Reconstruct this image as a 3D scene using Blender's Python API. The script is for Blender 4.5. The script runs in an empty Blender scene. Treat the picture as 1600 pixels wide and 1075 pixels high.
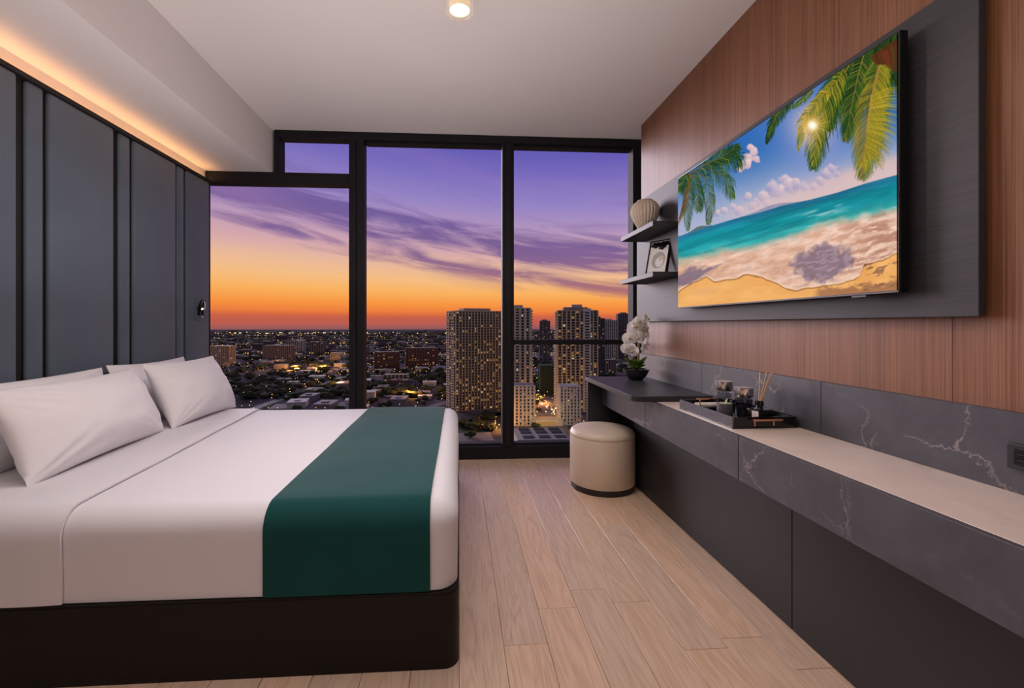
import bpy, bmesh, math, random
import numpy as np
from mathutils import Vector, Matrix, noise as mnoise
PI = math.pi
S = bpy.context.scene
COL = S.collection

# ------------------------------------------------------------------ camera
YAW = math.atan(43 / 690)
cam_d = bpy.data.cameras.new('camera')
cam_d.sensor_fit = 'HORIZONTAL'; cam_d.sensor_width = 36
cam_d.lens = 690 / 1600 * 36
cam_d.shift_x = 40 / 1600; cam_d.shift_y = -30.5 / 1600
cam_d.clip_start = 0.05; cam_d.clip_end = 30000
cam = bpy.data.objects.new('camera', cam_d); COL.objects.link(cam)
cam.location = (0, 0, 1.24); cam.rotation_euler = (PI / 2, 0, -YAW)
S.camera = cam

# ------------------------------------------------------------------ view
S.view_settings.view_transform = 'Standard'
S.view_settings.look = 'None'
S.view_settings.gamma = 1
S.view_settings.use_curve_mapping = False
S.view_settings.exposure = 0.0


def lin(c):
    r = []
    for v in c[:3]:
        v = v / 255
        r.append(v / 12.92 if v <= 0.04045 else ((v + 0.055) / 1.055) ** 2.4)
    return tuple(r) + (1.0,)


class NT:
    """small node-tree builder"""
    def __init__(s, tree):
        s.t = tree; s.t.nodes.clear()
    def n(s, typ, ins=None, **kw):
        nd = s.t.nodes.new(typ)
        for k, v in kw.items(): setattr(nd, k, v)
        for k, v in (ins or {}).items():
            sock = nd.inputs[k]
            if hasattr(v, 'is_output'): s.t.links.new(v, sock)
            else: sock.default_value = v
        return nd
    def l(s, a, b): s.t.links.new(a, b)
    def m(s, op, a, b=0.0, c=None, clamp=False):
        nd = s.t.nodes.new('ShaderNodeMath'); nd.operation = op; nd.use_clamp = clamp
        for i, v in enumerate((a, b, c)):
            if v is None: continue
            if hasattr(v, 'is_output'): s.t.links.new(v, nd.inputs[i])
            else: nd.inputs[i].default_value = v
        return nd.outputs[0]
    def ramp(s, fac, stops, interp='LINEAR'):
        nd = s.t.nodes.new('ShaderNodeValToRGB'); cr = nd.color_ramp; cr.interpolation = interp
        while len(cr.elements) < len(stops): cr.elements.new(0.5)
        for e, (p, c) in zip(cr.elements, stops): e.position = p; e.color = c
        s.t.links.new(fac, nd.inputs[0]); return nd.outputs[0]
    def mix(s, fac, a, b, blend='MIX'):
        nd = s.t.nodes.new('ShaderNodeMix'); nd.data_type = 'RGBA'; nd.blend_type = blend
        for i, v in ((0, fac), (6, a), (7, b)):
            if hasattr(v, 'is_output'): s.t.links.new(v, nd.inputs[i])
            else: nd.inputs[i].default_value = v
        return nd.outputs[2]


# ------------------------------------------------------------------ sky: clear dusk gradient with long purple cloud bands
W = bpy.data.worlds.new('dusk_sky'); S.world = W; W.use_nodes = True
t = NT(W.node_tree)
g = t.n('ShaderNodeTexCoord').outputs['Generated']
sep = t.n('ShaderNodeSeparateXYZ', {0: g})
dx, dy, dz = sep.outputs
el = t.m('MULTIPLY', dz, t.m('ADD', 1.0, t.m('MULTIPLY', dx, 0.22)))
k = lambda d: (math.sin(math.atan(d / 690)) + 0.1) / 1.1
fac = t.m('DIVIDE', t.m('ADD', el, 0.1), 1.1)
sky = t.ramp(fac, [
    (0.0, lin((70, 50, 60))), (k(-14), lin((104, 76, 88))), (k(-5), lin((150, 90, 92))), (k(3), lin((198, 98, 80))),
    (k(14), lin((232, 116, 62))), (k(30), lin((251, 150, 66))), (k(48), lin((253, 180, 96))), (k(68), lin((248, 192, 134))),
    (k(90), lin((236, 187, 158))), (k(115), lin((212, 168, 176))), (k(150), lin((182, 152, 192))), (k(190), lin((152, 134, 198))),
    (k(240), lin((120, 108, 190))), (k(300), lin((88, 82, 176))), (k(420), lin((62, 62, 150))), (1.0, lin((38, 42, 105)))])
sh = t.m('ADD', el, t.m('MULTIPLY', dx, 0.13))                       # bands sink towards +x
cc = t.n('ShaderNodeCombineXYZ', {0: t.m('MULTIPLY', dx, 3.2), 1: t.m('MULTIPLY', sh, 24.0), 2: t.m('MULTIPLY', dy, 1.0)})
nz = t.n('ShaderNodeTexNoise', {'Vector': cc.outputs[0], 'Scale': 1.35, 'Detail': 7.0, 'Roughness': 0.58, 'Distortion': 0.55}).outputs['Fac']
win = t.ramp(sh, [(0.0, (0, 0, 0, 1)), (0.062, (.02, .02, .02, 1)), (0.10, (.22, .22, .22, 1)), (0.13, (.78, .78, .78, 1)), (0.152, (.5, .5, .5, 1)),
                  (0.178, (1, 1, 1, 1)), (0.215, (.75, .75, .75, 1)), (0.26, (.22, .22, .22, 1)), (0.40, (.1, .1, .1, 1)), (0.6, (0, 0, 0, 1))])
cl = t.m('MULTIPLY', t.m('SUBTRACT', t.m('ADD', nz, t.m('MULTIPLY', win, 0.34)), 0.615), 5.0, clamp=True)
cl = t.m('MULTIPLY', cl, t.m('MULTIPLY', win, 1.5, clamp=True))
ccol = t.ramp(el, [(0.02, lin((186, 92, 84))), (0.10, lin((150, 98, 128))), (0.16, lin((112, 84, 144))), (0.28, lin((104, 88, 158))), (1.0, lin((50, 48, 110)))])
sky = t.mix(t.m('MULTIPLY', cl, 0.88), sky, ccol)
pk = t.n('ShaderNodeTexNoise', {'Vector': cc.outputs[0], 'Scale': 0.6, 'Detail': 4.0, 'Roughness': 0.5}).outputs['Fac']
pk = t.m('MULTIPLY', t.m('SUBTRACT', pk, 0.5), 1.6, clamp=True)
pk = t.m('MULTIPLY', pk, t.ramp(el, [(0.1, (0, 0, 0, 1)), (0.17, (1, 1, 1, 1)), (0.3, (.6, .6, .6, 1)), (0.45, (0, 0, 0, 1))]))
sky = t.mix(t.m('MULTIPLY', pk, 0.6), sky, lin((205, 150, 185)))
low = t.ramp(el, [(0.0, (0, 0, 0, 1)), (0.008, (1, 1, 1, 1)), (0.017, (1, 1, 1, 1)), (0.026, (0, 0, 0, 1))])
sky = t.mix(t.m('MULTIPLY', low, 0.45), sky, lin((176, 82, 78)))
back = t.m('MULTIPLY', t.m('ADD', t.m('SUBTRACT', t.m('MULTIPLY', dy, 0.93), t.m('MULTIPLY', dx, 0.3)), 0.45), 1.0, clamp=True)
sky = t.mix(back, lin((112, 106, 122)), sky)
bg = t.n('ShaderNodeBackground', {'Color': sky, 'Strength': 1.0})
t.l(bg.outputs[0], t.n('ShaderNodeOutputWorld').inputs[0])


def lamp(kind, name, loc, energy, color, direction=None, **kw):
    d = bpy.data.lights.new(name, kind); d.energy = energy; d.color = color
    for kk, v in kw.items(): setattr(d, kk, v)
    o = bpy.data.objects.new(name, d); COL.objects.link(o); o.location = loc
    if direction: o.rotation_euler = Vector(direction).to_track_quat('-Z', 'Y').to_euler()
    return o


# afterglow of the set sun low beyond the windows; then added area fills without fixtures that brighten the room
lamp('SUN', 'afterglow', (0, 20, 8), 3.3, (0.95, 0.85, 0.95), (0.50, -1.0, -0.15), angle=math.radians(38))
lamp('AREA', 'room_fill_entry', (-0.4, -0.9, 2.9), 19, (1.0, 0.89, 0.84), (0.0, 0.1, -1.0), shape='RECTANGLE', size=2.4, size_y=2.4)  # soft fill standing in for unseen lamps behind the camera
lamp('AREA', 'room_fill_middle', (-0.35, 1.9, 2.96), 15, (1.0, 0.93, 0.94), (0, 0, -1.0), shape='RECTANGLE', size=1.8, size_y=2.6, spread=math.radians(116))  # added overhead fill for bed and floor, no fixture there
lamp('AREA', 'upward_fill', (-0.45, 1.2, 1.35), 36, (1.0, 0.91, 0.91), (0.0, 0.0, 1.0), shape='RECTANGLE', size=2.4, size_y=4.0)  # upward fill floating in mid-room, added to brighten ceiling and soffit

# ------------------------------------------------------------------ materials
M = {}


def mat(name, col, rough=0.5, metal=0.0, spec=0.5, fn=None, **kw):
    m = bpy.data.materials.new(name); m.use_nodes = True
    t = NT(m.node_tree)
    b = t.n('ShaderNodeBsdfPrincipled', {'Base Color': col, 'Roughness': rough, 'Metallic': metal, 'Specular IOR Level': spec})
    for kk, v in kw.items(): b.inputs[kk.replace('_', ' ')].default_value = v
    t.l(b.outputs[0], t.n('ShaderNodeOutputMaterial').inputs[0])
    if fn: fn(t, b)
    M[name] = m
    return m


def emit(name, col, strength, sampled=True):
    m = bpy.data.materials.new(name); m.use_nodes = True
    t = NT(m.node_tree)
    e = t.n('ShaderNodeEmission', {'Color': col, 'Strength': strength})
    t.l(e.outputs[0], t.n('ShaderNodeOutputMaterial').inputs[0])
    if not sampled: m.cycles.emission_sampling = 'NONE'
    M[name] = m
    return m


def coords(t, kind='world', scale=(1, 1, 1), rot=(0, 0, 0)):
    v = t.n('ShaderNodeNewGeometry').outputs['Position'] if kind == 'world' else t.n('ShaderNodeTexCoord').outputs['Object']
    return t.n('ShaderNodeMapping', {'Vector': v, 'Scale': scale, 'Rotation': rot}).outputs[0]


def noisy(t, vec, scale, detail=4.0, rough=0.5, dist=0.0):
    return t.n('ShaderNodeTexNoise', {'Vector': vec, 'Scale': scale, 'Detail': detail, 'Roughness': rough, 'Distortion': dist}).outputs['Fac']


def bump(t, b, h, strength=0.2, dist=0.002):
    nd = t.n('ShaderNodeBump', {'Height': h, 'Strength': strength, 'Distance': dist})
    t.l(nd.outputs[0], b.inputs['Normal'])


def f_plain(amount=0.06, scale=6.0, bscale=300.0, bstr=0.08, bdist=0.001):
    def fn(t, b):
        c = tuple(b.inputs['Base Color'].default_value)
        v = coords(t)
        nzz = noisy(t, v, scale, 3)
        lo = tuple(x * (1 - amount) for x in c[:3]) + (1,); hi = tuple(min(1, x * (1 + amount)) for x in c[:3]) + (1,)
        t.l(t.ramp(nzz, [(0.3, lo), (0.7, hi)]), b.inputs['Base Color'])
        if bstr: bump(t, b, noisy(t, v, bscale, 2), bstr, bdist)
    return fn


def f_wallwood(t, b):
    n1 = noisy(t, coords(t, 'world', (1, 230, 1.1)), 1.0, 5, 0.6)
    n2 = noisy(t, coords(t, 'world', (1, 22, 0.35)), 1.0, 3, 0.5)
    n3 = noisy(t, coords(t, 'world', (1, 620, 4.0)), 1.0, 2, 0.5)
    rnd = t.n('ShaderNodeObjectInfo').outputs['Random']
    f = t.m('ADD', t.m('MULTIPLY', n1, 0.52), t.m('MULTIPLY', n2, 0.20))
    f = t.m('ADD', f, t.m('MULTIPLY', n3, 0.28))
    f = t.m('ADD', f, t.m('MULTIPLY', t.m('SUBTRACT', rnd, 0.5), 0.03))
    c = t.ramp(f, [(0.36, (.115, .042, .019, 1)), (0.47, (.205, .083, .039, 1)), (0.55, (.265, .112, .055, 1)), (0.66, (.33, .150, .080, 1))])
    t.l(c, b.inputs['Base Color'])
    bump(t, b, t.m('ADD', n1, n3), 0.25, 0.0012)


def f_darkoak(axis):
    def fn(t, b):
        sc = (150, 2.6, 150) if axis == 'y' else (2.2, 60, 60)
        v = coords(t, 'world', sc)
        n1 = noisy(t, v, 1.0, 5, 0.6, 0.6)
        c = tuple(b.inputs['Base Color'].default_value)
        t.l(t.ramp(n1, [(0.3, tuple(x * .78 for x in c[:3]) + (1,)), (0.7, tuple(x * 1.18 for x in c[:3]) + (1,))]), b.inputs['Base Color'])
        bump(t, b, n1, 0.22, 0.0015)
    return fn


def f_marble(base, vein, vscale, thin, sparse, rot=(0.4, 0.2, 0.5), cloud=0.22):
    """stone with fine broken veins: warped cell edges, partly masked away"""
    def fn(t, b):
        v = coords(t, 'world', (1, 1, 1), rot)
        warp = t.n('ShaderNodeTexNoise', {'Vector': v, 'Scale': vscale * 2.2, 'Detail': 7.0, 'Roughness': 0.68}).outputs['Color']
        vv = t.n('ShaderNodeVectorMath', {0: v, 1: t.n('ShaderNodeVectorMath', {0: warp, 1: (.5 / vscale,) * 3}, operation='MULTIPLY').outputs[0]}, operation='ADD').outputs[0]
        basec = t.ramp(noisy(t, v, 9.0, 6, 0.65), [(0.3, tuple(x * (1 - cloud) for x in base[:3]) + (1,)), (0.7, tuple(x * (1 + cloud) for x in base[:3]) + (1,))])
        tot = None
        for sc, th, wgt, sp in ((vscale, thin, 1.0, sparse), (vscale * 2.3, thin * 1.3, .35, sparse + .03)):
            ed = t.n('ShaderNodeTexVoronoi', {'Vector': vv, 'Scale': sc, 'Randomness': 1.0}, feature='DISTANCE_TO_EDGE').outputs['Distance']
            ln = t.m('SUBTRACT', 1.0, t.m('DIVIDE', ed, th), clamp=True)
            msk = t.m('MULTIPLY', t.m('SUBTRACT', noisy(t, v, sc * 1.3 + .7, 3), sp), 8.0, clamp=True)
            ln = t.m('MULTIPLY', t.m('MULTIPLY', ln, msk), wgt)
            tot = ln if tot is None else t.m('MAXIMUM', tot, ln)
        t.l(t.mix(t.m('MULTIPLY', tot, 0.8), basec, vein), b.inputs['Base Color'])
    return fn


def f_plank(t, b):
    rnd = t.n('ShaderNodeObjectInfo').outputs['Random']
    tc = t.n('ShaderNodeNewGeometry').outputs['Position']
    off = t.n('ShaderNodeCombineXYZ', {0: t.m('MULTIPLY', rnd, 31.0), 1: t.m('MULTIPLY', rnd, 57.0), 2: 0.0}).outputs[0]
    vv = t.n('ShaderNodeVectorMath', {0: tc, 1: off}, operation='ADD').outputs[0]
    v1 = t.n('ShaderNodeMapping', {'Vector': vv, 'Scale': (13, 0.85, 1)}).outputs[0]
    n1 = noisy(t, v1, 1.0, 3, 0.5, 0.8)
    rings = t.m('FRACT', t.m('MULTIPLY', n1, 9.0))
    rings = t.m('ABSOLUTE', t.m('SUBTRACT', rings, 0.5))
    fine = noisy(t, t.n('ShaderNodeMapping', {'Vector': vv, 'Scale': (240, 6, 1)}).outputs[0], 1.0, 3)
    f = t.m('ADD', t.m('MULTIPLY', rings, 0.42), t.m('MULTIPLY', fine, 0.55))
    c = t.ramp(f, [(0.14, (.46, .30, .205, 1)), (0.38, (.62, .43, .305, 1)), (0.60, (.70, .505, .375, 1))])
    hsv = t.n('ShaderNodeHueSaturation', {'Color': c, 'Saturation': t.m('ADD', 0.92, t.m('MULTIPLY', rnd, 0.16)), 'Value': t.m('ADD', 0.91, t.m('MULTIPLY', rnd, 0.13))}).outputs[0]
    t.l(hsv, b.inputs['Base Color'])
    t.l(t.m('ADD', 0.27, t.m('MULTIPLY', fine, 0.12)), b.inputs['Roughness'])
    bump(t, b, f, 0.12, 0.0015)


def f_fabric(t, b):
    c = tuple(b.inputs['Base Color'].default_value)
    v = coords(t)
    n1 = noisy(t, v, 3.0, 4); n2 = noisy(t, v, 420.0, 2)
    f = t.m('ADD', t.m('MULTIPLY', n1, 0.6), t.m('MULTIPLY', n2, 0.4))
    t.l(t.ramp(f, [(0.3, tuple(x * .85 for x in c[:3]) + (1,)), (0.7, tuple(min(1, x * 1.12) for x in c[:3]) + (1,))]), b.inputs['Base Color'])
    bump(t, b, n2, 0.15, 0.001)


def f_linen(t, b):
    v = coords(t)
    n1 = noisy(t, v, 5.0, 4, 0.55); n2 = noisy(t, v, 520.0, 2)
    bump(t, b, t.m('ADD', n1, t.m('MULTIPLY', n2, 0.06)), 0.18, 0.012)


mat('wall_paint', (.74, .70, .685, 1), 0.9, spec=0.2, fn=f_plain(0.02, 2, 200, 0.04))
mat('ceiling_paint', (.74, .695, .68, 1), 0.9, spec=0.2, fn=f_plain(0.02, 1.5, 200, 0.04))
mat('wall_wood', (.3, .13, .07, 1), 0.46, spec=0.35, fn=f_wallwood)
mat('dark_oak', (.044, .041, .046, 1), 0.5, spec=0.28, fn=f_darkoak('y'))
mat('black_joint', (.012, .011, .012, 1), 0.7, fn=f_plain(0.1, 5, 100, 0))
mat('slate_marble', (.085, .08, .09, 1), 0.42, spec=0.45, fn=f_marble((.064, .061, .072), (.33, .28, .27, 1), 1.9, 0.0095, 0.475))
mat('cream_marble', (.6, .5, .43, 1), 0.30, spec=0.5, fn=f_marble((.66, .55, .48), (.42, .31, .24, 1), 1.5, 0.03, 0.54, (0.2, 0.1, 1.9), 0.06))
mat('oak_plank', (.5, .36, .26, 1), 0.4, spec=0.5, fn=f_plank)
mat('subfloor', (.16, .10, .07, 1), 0.8, fn=f_plain(0.1, 5, 100, 0))
mat('slate_leather', (.104, .137, .182, 1), 0.58, spec=0.35, fn=f_fabric, Sheen_Weight=0.25)
mat('white_cotton', (.73, .705, .735, 1), 0.92, spec=0.15, fn=f_linen, Sheen_Weight=0.2)
mat('pillow_cotton', (.86, .835, .855, 1), 0.92, spec=0.15, fn=f_linen, Sheen_Weight=0.2)
mat('teal_fabric', (.010, .064, .062, 1), 0.9, spec=0.1, fn=f_fabric, Sheen_Weight=0.12, Sheen_Roughness=0.4)
mat('espresso_wood', (.0085, .0065, .006, 1), 0.5, spec=0.25, fn=f_darkoak('x'))
mat('window_metal', (.017, .0155, .018, 1), 0.6, metal=0.0, spec=0.12, fn=f_plain(0.08, 8, 300, 0.05))
mat('cream_leather', (.68, .56, .44, 1), 0.40, spec=0.45, fn=f_plain(0.04, 5, 420, 0.12))
mat('black_plinth', (.014, .013, .014, 1), 0.45, fn=f_plain(0.1, 9, 200, 0.05))
mat('charcoal_laminate', (.022, .0205, .0225, 1), 0.48, spec=0.4, fn=f_plain(0.08, 4, 500, 0.1))
mat('desk_black', (.036, .035, .040, 1), 0.45, spec=0.22, fn=f_darkoak('y'))
mat('gloss_black', (.006, .006, .007, 1), 0.15, spec=0.5, fn=f_plain(0.1, 9, 200, 0))
mat('felt_grey', (.15, .14, .16, 1), 0.95, spec=0.1, fn=f_plain(0.35, 220, 500, 0.4))
mat('copper', (.80, .42, .27, 1), 0.25, metal=1.0, fn=f_plain(0.05, 30, 200, 0))
mat('chrome', (.82, .76, .74, 1), 0.2, metal=1.0, fn=f_plain(0.05, 30, 200, 0))
mat('candle_grey', (.11, .105, .12, 1), 0.55, fn=f_plain(0.12, 60, 200, 0.1))
mat('wax', (.62, .60, .42, 1), 0.5, fn=f_plain(0.05, 60, 200, 0))
mat('wick_green', (.45, .55, .16, 1), 0.6, fn=f_plain(0.1, 60, 200, 0))
mat('paper', (.75, .68, .64, 1), 0.8, fn=f_plain(0.05, 60, 200, 0))
mat('petal_paper', (.80, .76, .76, 1), 0.5, fn=f_plain(0.05, 60, 200, 0))
mat('print_grey', (.42, .40, .43, 1), 0.5, fn=f_plain(0.1, 60, 200, 0))
mat('ink', (.05, .05, .06, 1), 0.8, fn=f_plain(0.05, 60, 200, 0))
mat('reed', (.62, .42, .26, 1), 0.75, fn=f_plain(0.15, 60, 200, 0.1))
mat('ceramic_beige', (.56, .46, .36, 1), 0.65, fn=f_plain(0.08, 30, 200, 0.1))
mat('bowl_black', (.022, .022, .023, 1), 0.5, fn=f_plain(0.15, 40, 200, 0.2))
mat('leaf_green', (.20, .32, .06, 1), 0.4, fn=f_plain(0.35, 25, 100, 0.1))
mat('bud_green', (.42, .45, .22, 1), 0.5, fn=f_plain(0.2, 60, 100, 0))
mat('stem_brown', (.16, .12, .07, 1), 0.6, fn=f_plain(0.2, 60, 100, 0))
mat('stake_tan', (.33, .24, .14, 1), 0.7, fn=f_plain(0.2, 60, 100, 0))
def f_petal(t, b):
    c = t.ramp(noisy(t, coords(t), 40.0, 2), [(.3, (.92, .88, .86, 1)), (.7, (.95, .93, .91, 1))])
    t.l(c, b.inputs['Base Color'])
    tr = t.n('ShaderNodeBsdfTranslucent', {'Color': c})
    mx = t.n('ShaderNodeMixShader', {0: .28, 1: b.outputs[0], 2: tr.outputs[0]})
    out = [n for n in t.t.nodes if n.type == 'OUTPUT_MATERIAL'][0]
    t.l(mx.outputs[0], out.inputs[0])
mat('petal_white', (.9, .85, .83, 1), 0.55, fn=f_petal)
mat('lip_yellow', (.66, .50, .30, 1), 0.5, fn=f_plain(0.2, 90, 100, 0))
mat('outlet_black', (.010, .011, .014, 1), 0.4, fn=f_plain(0.1, 40, 200, 0))
mat('frosted_shell', (.9, .86, .78, 1), 0.25, fn=f_plain(0.02, 30, 200, 0), Transmission_Weight=0.0, Emission_Color=(1, .74, .42, 1), Emission_Strength=0.35)
emit('led_warm', (1.0, .47, .17, 1), 17.0)
emit('bulb', (1.0, .86, .66, 1), 2.2)
emit('lens_warm', (1.0, .72, .36, 1), 3.0)


def thin_glass(name, tint, refl, lo=0.02):
    m = bpy.data.materials.new(name); m.use_nodes = True
    t = NT(m.node_tree)
    lw = t.m('POWER', t.n('ShaderNodeLayerWeight', {'Blend': 0.5}).outputs['Facing'], 4.0)
    f = t.m('ADD', lo, t.m('MULTIPLY', lw, refl), clamp=True)
    tr = t.n('ShaderNodeBsdfTransparent', {'Color': tint}); gl = t.n('ShaderNodeBsdfGlossy', {'Roughness': 0.03, 'Color': (1, 1, 1, 1)})
    mx = t.n('ShaderNodeMixShader', {0: f, 1: tr.outputs[0], 2: gl.outputs[0]})
    t.l(mx.outputs[0], t.n('ShaderNodeOutputMaterial').inputs[0])
    M[name] = m
    return m


thin_glass('window_glass', (.985, .985, .985, 1), 0.5, 0.0)
thin_glass('jar_glass', (.80, .80, .84, 1), 0.7, 0.05)
thin_glass('smoke_glass', (.52, .52, .56, 1), 0.6, 0.06)
thin_glass('lamp_glass', (.96, .92, .86, 1), 0.8, 0.06)

# ------------------------------------------------------------------ object helpers
WMX = {}


def link(name, me, parent=None, loc=None, rot=None):
    o = bpy.data.objects.new(name, me); COL.objects.link(o)
    if parent: o.parent = parent
    if loc is not None: o.location = loc
    if rot is not None: o.rotation_euler = rot
    from_parent = WMX.get(parent.name, Matrix()) if parent else Matrix()
    mm = Matrix.Translation(Vector(loc or (0, 0, 0)))
    if rot is not None:
        from mathutils import Euler
        mm = mm @ Euler(rot).to_matrix().to_4x4()
    WMX[o.name] = from_parent @ mm
    return o


def tag(o, label=None, cat=None, group=None, kind=None):
    if label: o['label'] = label
    if cat: o['category'] = cat
    if group: o['group'] = group
    if kind: o['kind'] = kind
    return o


def thing(name, label, cat, loc, rz=0.0, group=None):
    o = link(name, None, None, loc, (0, 0, rz))
    o.empty_display_size = 0.05
    return tag(o, label, cat, group)


def obj(name, bm, m, parent=None, loc=None, smooth=None, world=True):
    """one mesh object; geometry given in world coordinates (or local with world=False)"""
    if world:
        mw = WMX.get(parent.name, Matrix()) if parent else Matrix()
        if loc is not None: mw = mw @ Matrix.Translation(Vector(loc))
        bm.transform(mw.inverted())
    bmesh.ops.recalc_face_normals(bm, faces=bm.faces[:])
    me = bpy.data.meshes.new(name); bm.to_mesh(me); bm.free()
    ms = m if isinstance(m, (list, tuple)) else [m]
    for q in ms: me.materials.append(M[q] if isinstance(q, str) else q)
    if smooth is not None:
        me.polygons.foreach_set('use_smooth', [True] * len(me.polygons))
        me.set_sharp_from_angle(angle=math.radians(smooth))
    return link(name, me, parent, loc)


def structure(name, bm, m, parent=None, smooth=None):
    o = obj(name, bm, m, parent, smooth=smooth)
    o['kind'] = 'structure'
    return o


def BM(): return bmesh.new()


def box(bm, x0, y0, z0, x1, y1, z1, bev=0.0, seg=1, mi=0):
    b2 = bmesh.new()
    vs = [b2.verts.new((x, y, z)) for x in (x0, x1) for y in (y0, y1) for z in (z0, z1)]
    for f in ((0, 1, 3, 2), (4, 6, 7, 5), (0, 4, 5, 1), (2, 3, 7, 6), (0, 2, 6, 4), (1, 5, 7, 3)):
        b2.faces.new([vs[i] for i in f])
    if bev > 0:
        bmesh.ops.bevel(b2, geom=b2.edges[:], offset=bev, segments=seg, profile=0.5, affect='EDGES')
    merge(bm, b2, mi)
    return bm


def merge(bm, b2, mi=0, mx=None):
    if mx is not None: b2.transform(mx)
    mp = {}
    for v in b2.verts: mp[v] = bm.verts.new(v.co)
    for f in b2.faces:
        try:
            nf = bm.faces.new([mp[v] for v in f.verts]); nf.material_index = mi
        except ValueError: pass
    b2.free()


def lathe(bm, prof, c=(0, 0, 0), seg=32, mx=None, rib=None, mi=0):
    """profile [(r, z)...] around z"""
    b2 = bmesh.new(); rings = []
    for r, z in prof:
        if r < 1e-6: rings.append([b2.verts.new((0, 0, z))]); continue
        ring = []
        for i in range(seg):
            a = 2 * PI * i / seg
            rr = r * (rib(a, z) if rib else 1)
            ring.append(b2.verts.new((rr * math.cos(a), rr * math.sin(a), z)))
        rings.append(ring)
    for A, B in zip(rings, rings[1:]):
        n = max(len(A), len(B))
        for i in range(n):
            j = (i + 1) % n
            q = []
            for v in ([A[i], A[j]] if len(A) > 1 else [A[0]]) + ([B[j], B[i]] if len(B) > 1 else [B[0]]):
                q.append(v)
            if len(q) >= 3:
                try: b2.faces.new(q)
                except ValueError: pass
    mt = Matrix.Translation(Vector(c))
    if mx is not None: mt = mt @ mx
    merge(bm, b2, mi, mt)
    return bm


def tube(bm, pts, r, seg=8, cap=True, mi=0):
    pts = [Vector(p) for p in pts]
    rs = r if isinstance(r, (list, tuple)) else [r] * len(pts)
    rings = []; up = Vector((0, 0, 1))
    for i, p in enumerate(pts):
        d = (pts[min(i + 1, len(pts) - 1)] - pts[max(i - 1, 0)]).normalized()
        a = d.cross(up)
        if a.length < 1e-3: a = d.cross(Vector((1, 0, 0)))
        a.normalize(); b = a.cross(d).normalized()
        rings.append([bm.verts.new(p + (a * math.cos(2 * PI * k / seg) + b * math.sin(2 * PI * k / seg)) * rs[i]) for k in range(seg)])
    for A, B in zip(rings, rings[1:]):
        for i in range(seg):
            f = bm.faces.new((A[i], A[(i + 1) % seg], B[(i + 1) % seg], B[i])); f.material_index = mi
    if cap:
        bm.faces.new(rings[0][::-1]).material_index = mi; bm.faces.new(rings[-1]).material_index = mi
    return bm


def grid(bm, nu, nv, fn, closed_u=False, mi=0):
    vs = [[bm.verts.new(fn(i / nu, j / nv)) for j in range(nv + 1)] for i in range(nu + (0 if closed_u else 1))]
    n = len(vs)
    for i in range(nu):
        for j in range(nv):
            f = bm.faces.new((vs[i][j], vs[(i + 1) % n][j], vs[(i + 1) % n][j + 1], vs[i][j + 1])); f.material_index = mi
    return bm


def copy_thing(root, label=None, loc=None, rz=None):
    r = root.copy(); COL.objects.link(r)
    if loc is not None: r.location = loc
    if rz is not None: r.rotation_euler = (0, 0, rz)
    if label: r['label'] = label
    for ch in list(root.children):
        c = ch.copy(); COL.objects.link(c); c.parent = r
        for gch in ch.children:
            d = gch.copy(); COL.objects.link(d); d.parent = c
    return r


rng = random.Random(11)
# ================================================================== ROOM SHELL
CEIL = 2.98; YB = -2.6; WY = 4.05; WL = -2.235; WR = 1.60; WEND = 3.77
floor = structure('floor', box(BM(), WL - .12, YB, -.12, 1.9, 4.2, -.006), 'subfloor')
x = WL
row = 0
while x < 1.62:
    x1 = min(x + 0.172, 1.62)
    y = YB - rng.uniform(0.0, 1.3)
    while y < WY:
        ln = rng.choice((1.05, 1.28, 1.5))
        a, b = max(y, YB) + .0008, min(y + ln, WY + .01) - .0008
        if b - a > 0.06:
            obj('plank', box(BM(), x + .0008, a, -.006, x1 - .0008, b, 0, 0.0012), 'oak_plank', floor)
        y += ln
    x += 0.172; row += 1
structure('ceiling', box(BM(), WL - .1, YB, CEIL, 1.9, 4.2, CEIL + .12), 'ceiling_paint')
structure('wall_left', box(BM(), WL - .12, YB, -.12, WL, WY - .005, CEIL), 'wall_paint')
structure('wall_back', box(BM(), WL - .1, YB - .1, -.12, 1.9, YB, CEIL), 'wall_paint')
structure('trim_soffit', box(BM(), WL, YB, 2.60, -1.667, WY + .11, CEIL), 'ceiling_paint')
wr = structure('wall_right', box(BM(), WR + .004, YB, -.12, 1.9, WEND - .004, CEIL), 'black_joint')
ye = WEND
while ye > YB:
    ya = max(ye - 0.61, YB)
    obj('panel', box(BM(), WR - .008, ya + .0007, 0, WR + .004, ye - .0007, CEIL), 'wall_wood', wr)
    ye = ya
structure('wall_end', box(BM(), 1.79, WEND - .004, -.12, 1.9, 4.2, CEIL), 'wall_paint')

# ------------------------------------------------------------------ window wall
Y0, Y1, YG = WY, WY + .13, WY + .112
w = link('window_1', None, None, (0, WY, 0)); w['kind'] = 'structure'
def member(name, x0, z0, x1, z1, ya=Y0, yb=Y1, bev=0.003, m='window_metal'):
    return obj(name, box(BM(), x0, ya, z0, x1, yb, z1, bev), m, w)
member('bottom_rail', -2.35, 0, 1.79, .118)
member('bottom_stop', -2.26, .118, 1.79, .134, Y0 + .05, Y1)
member('top_rail', -1.647, 2.915, 1.79, 2.98)
member('top_stop', -.855, 2.895, 1.79, 2.915, Y0 + .045, Y1)
member('jamb', -2.35, .118, -2.262, 2.503)
member('transom', -2.35, 2.503, -.99, 2.60)
member('upper_jamb', -1.647, 2.60, -1.60, 2.915)
member('mullion', -.99, .118, -.927, 2.915)
member('mullion', -.922, .118, -.858, 2.915, Y0 - .006)
member('mullion', .40, .118, .507, 2.915, Y0 - .004)
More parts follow.
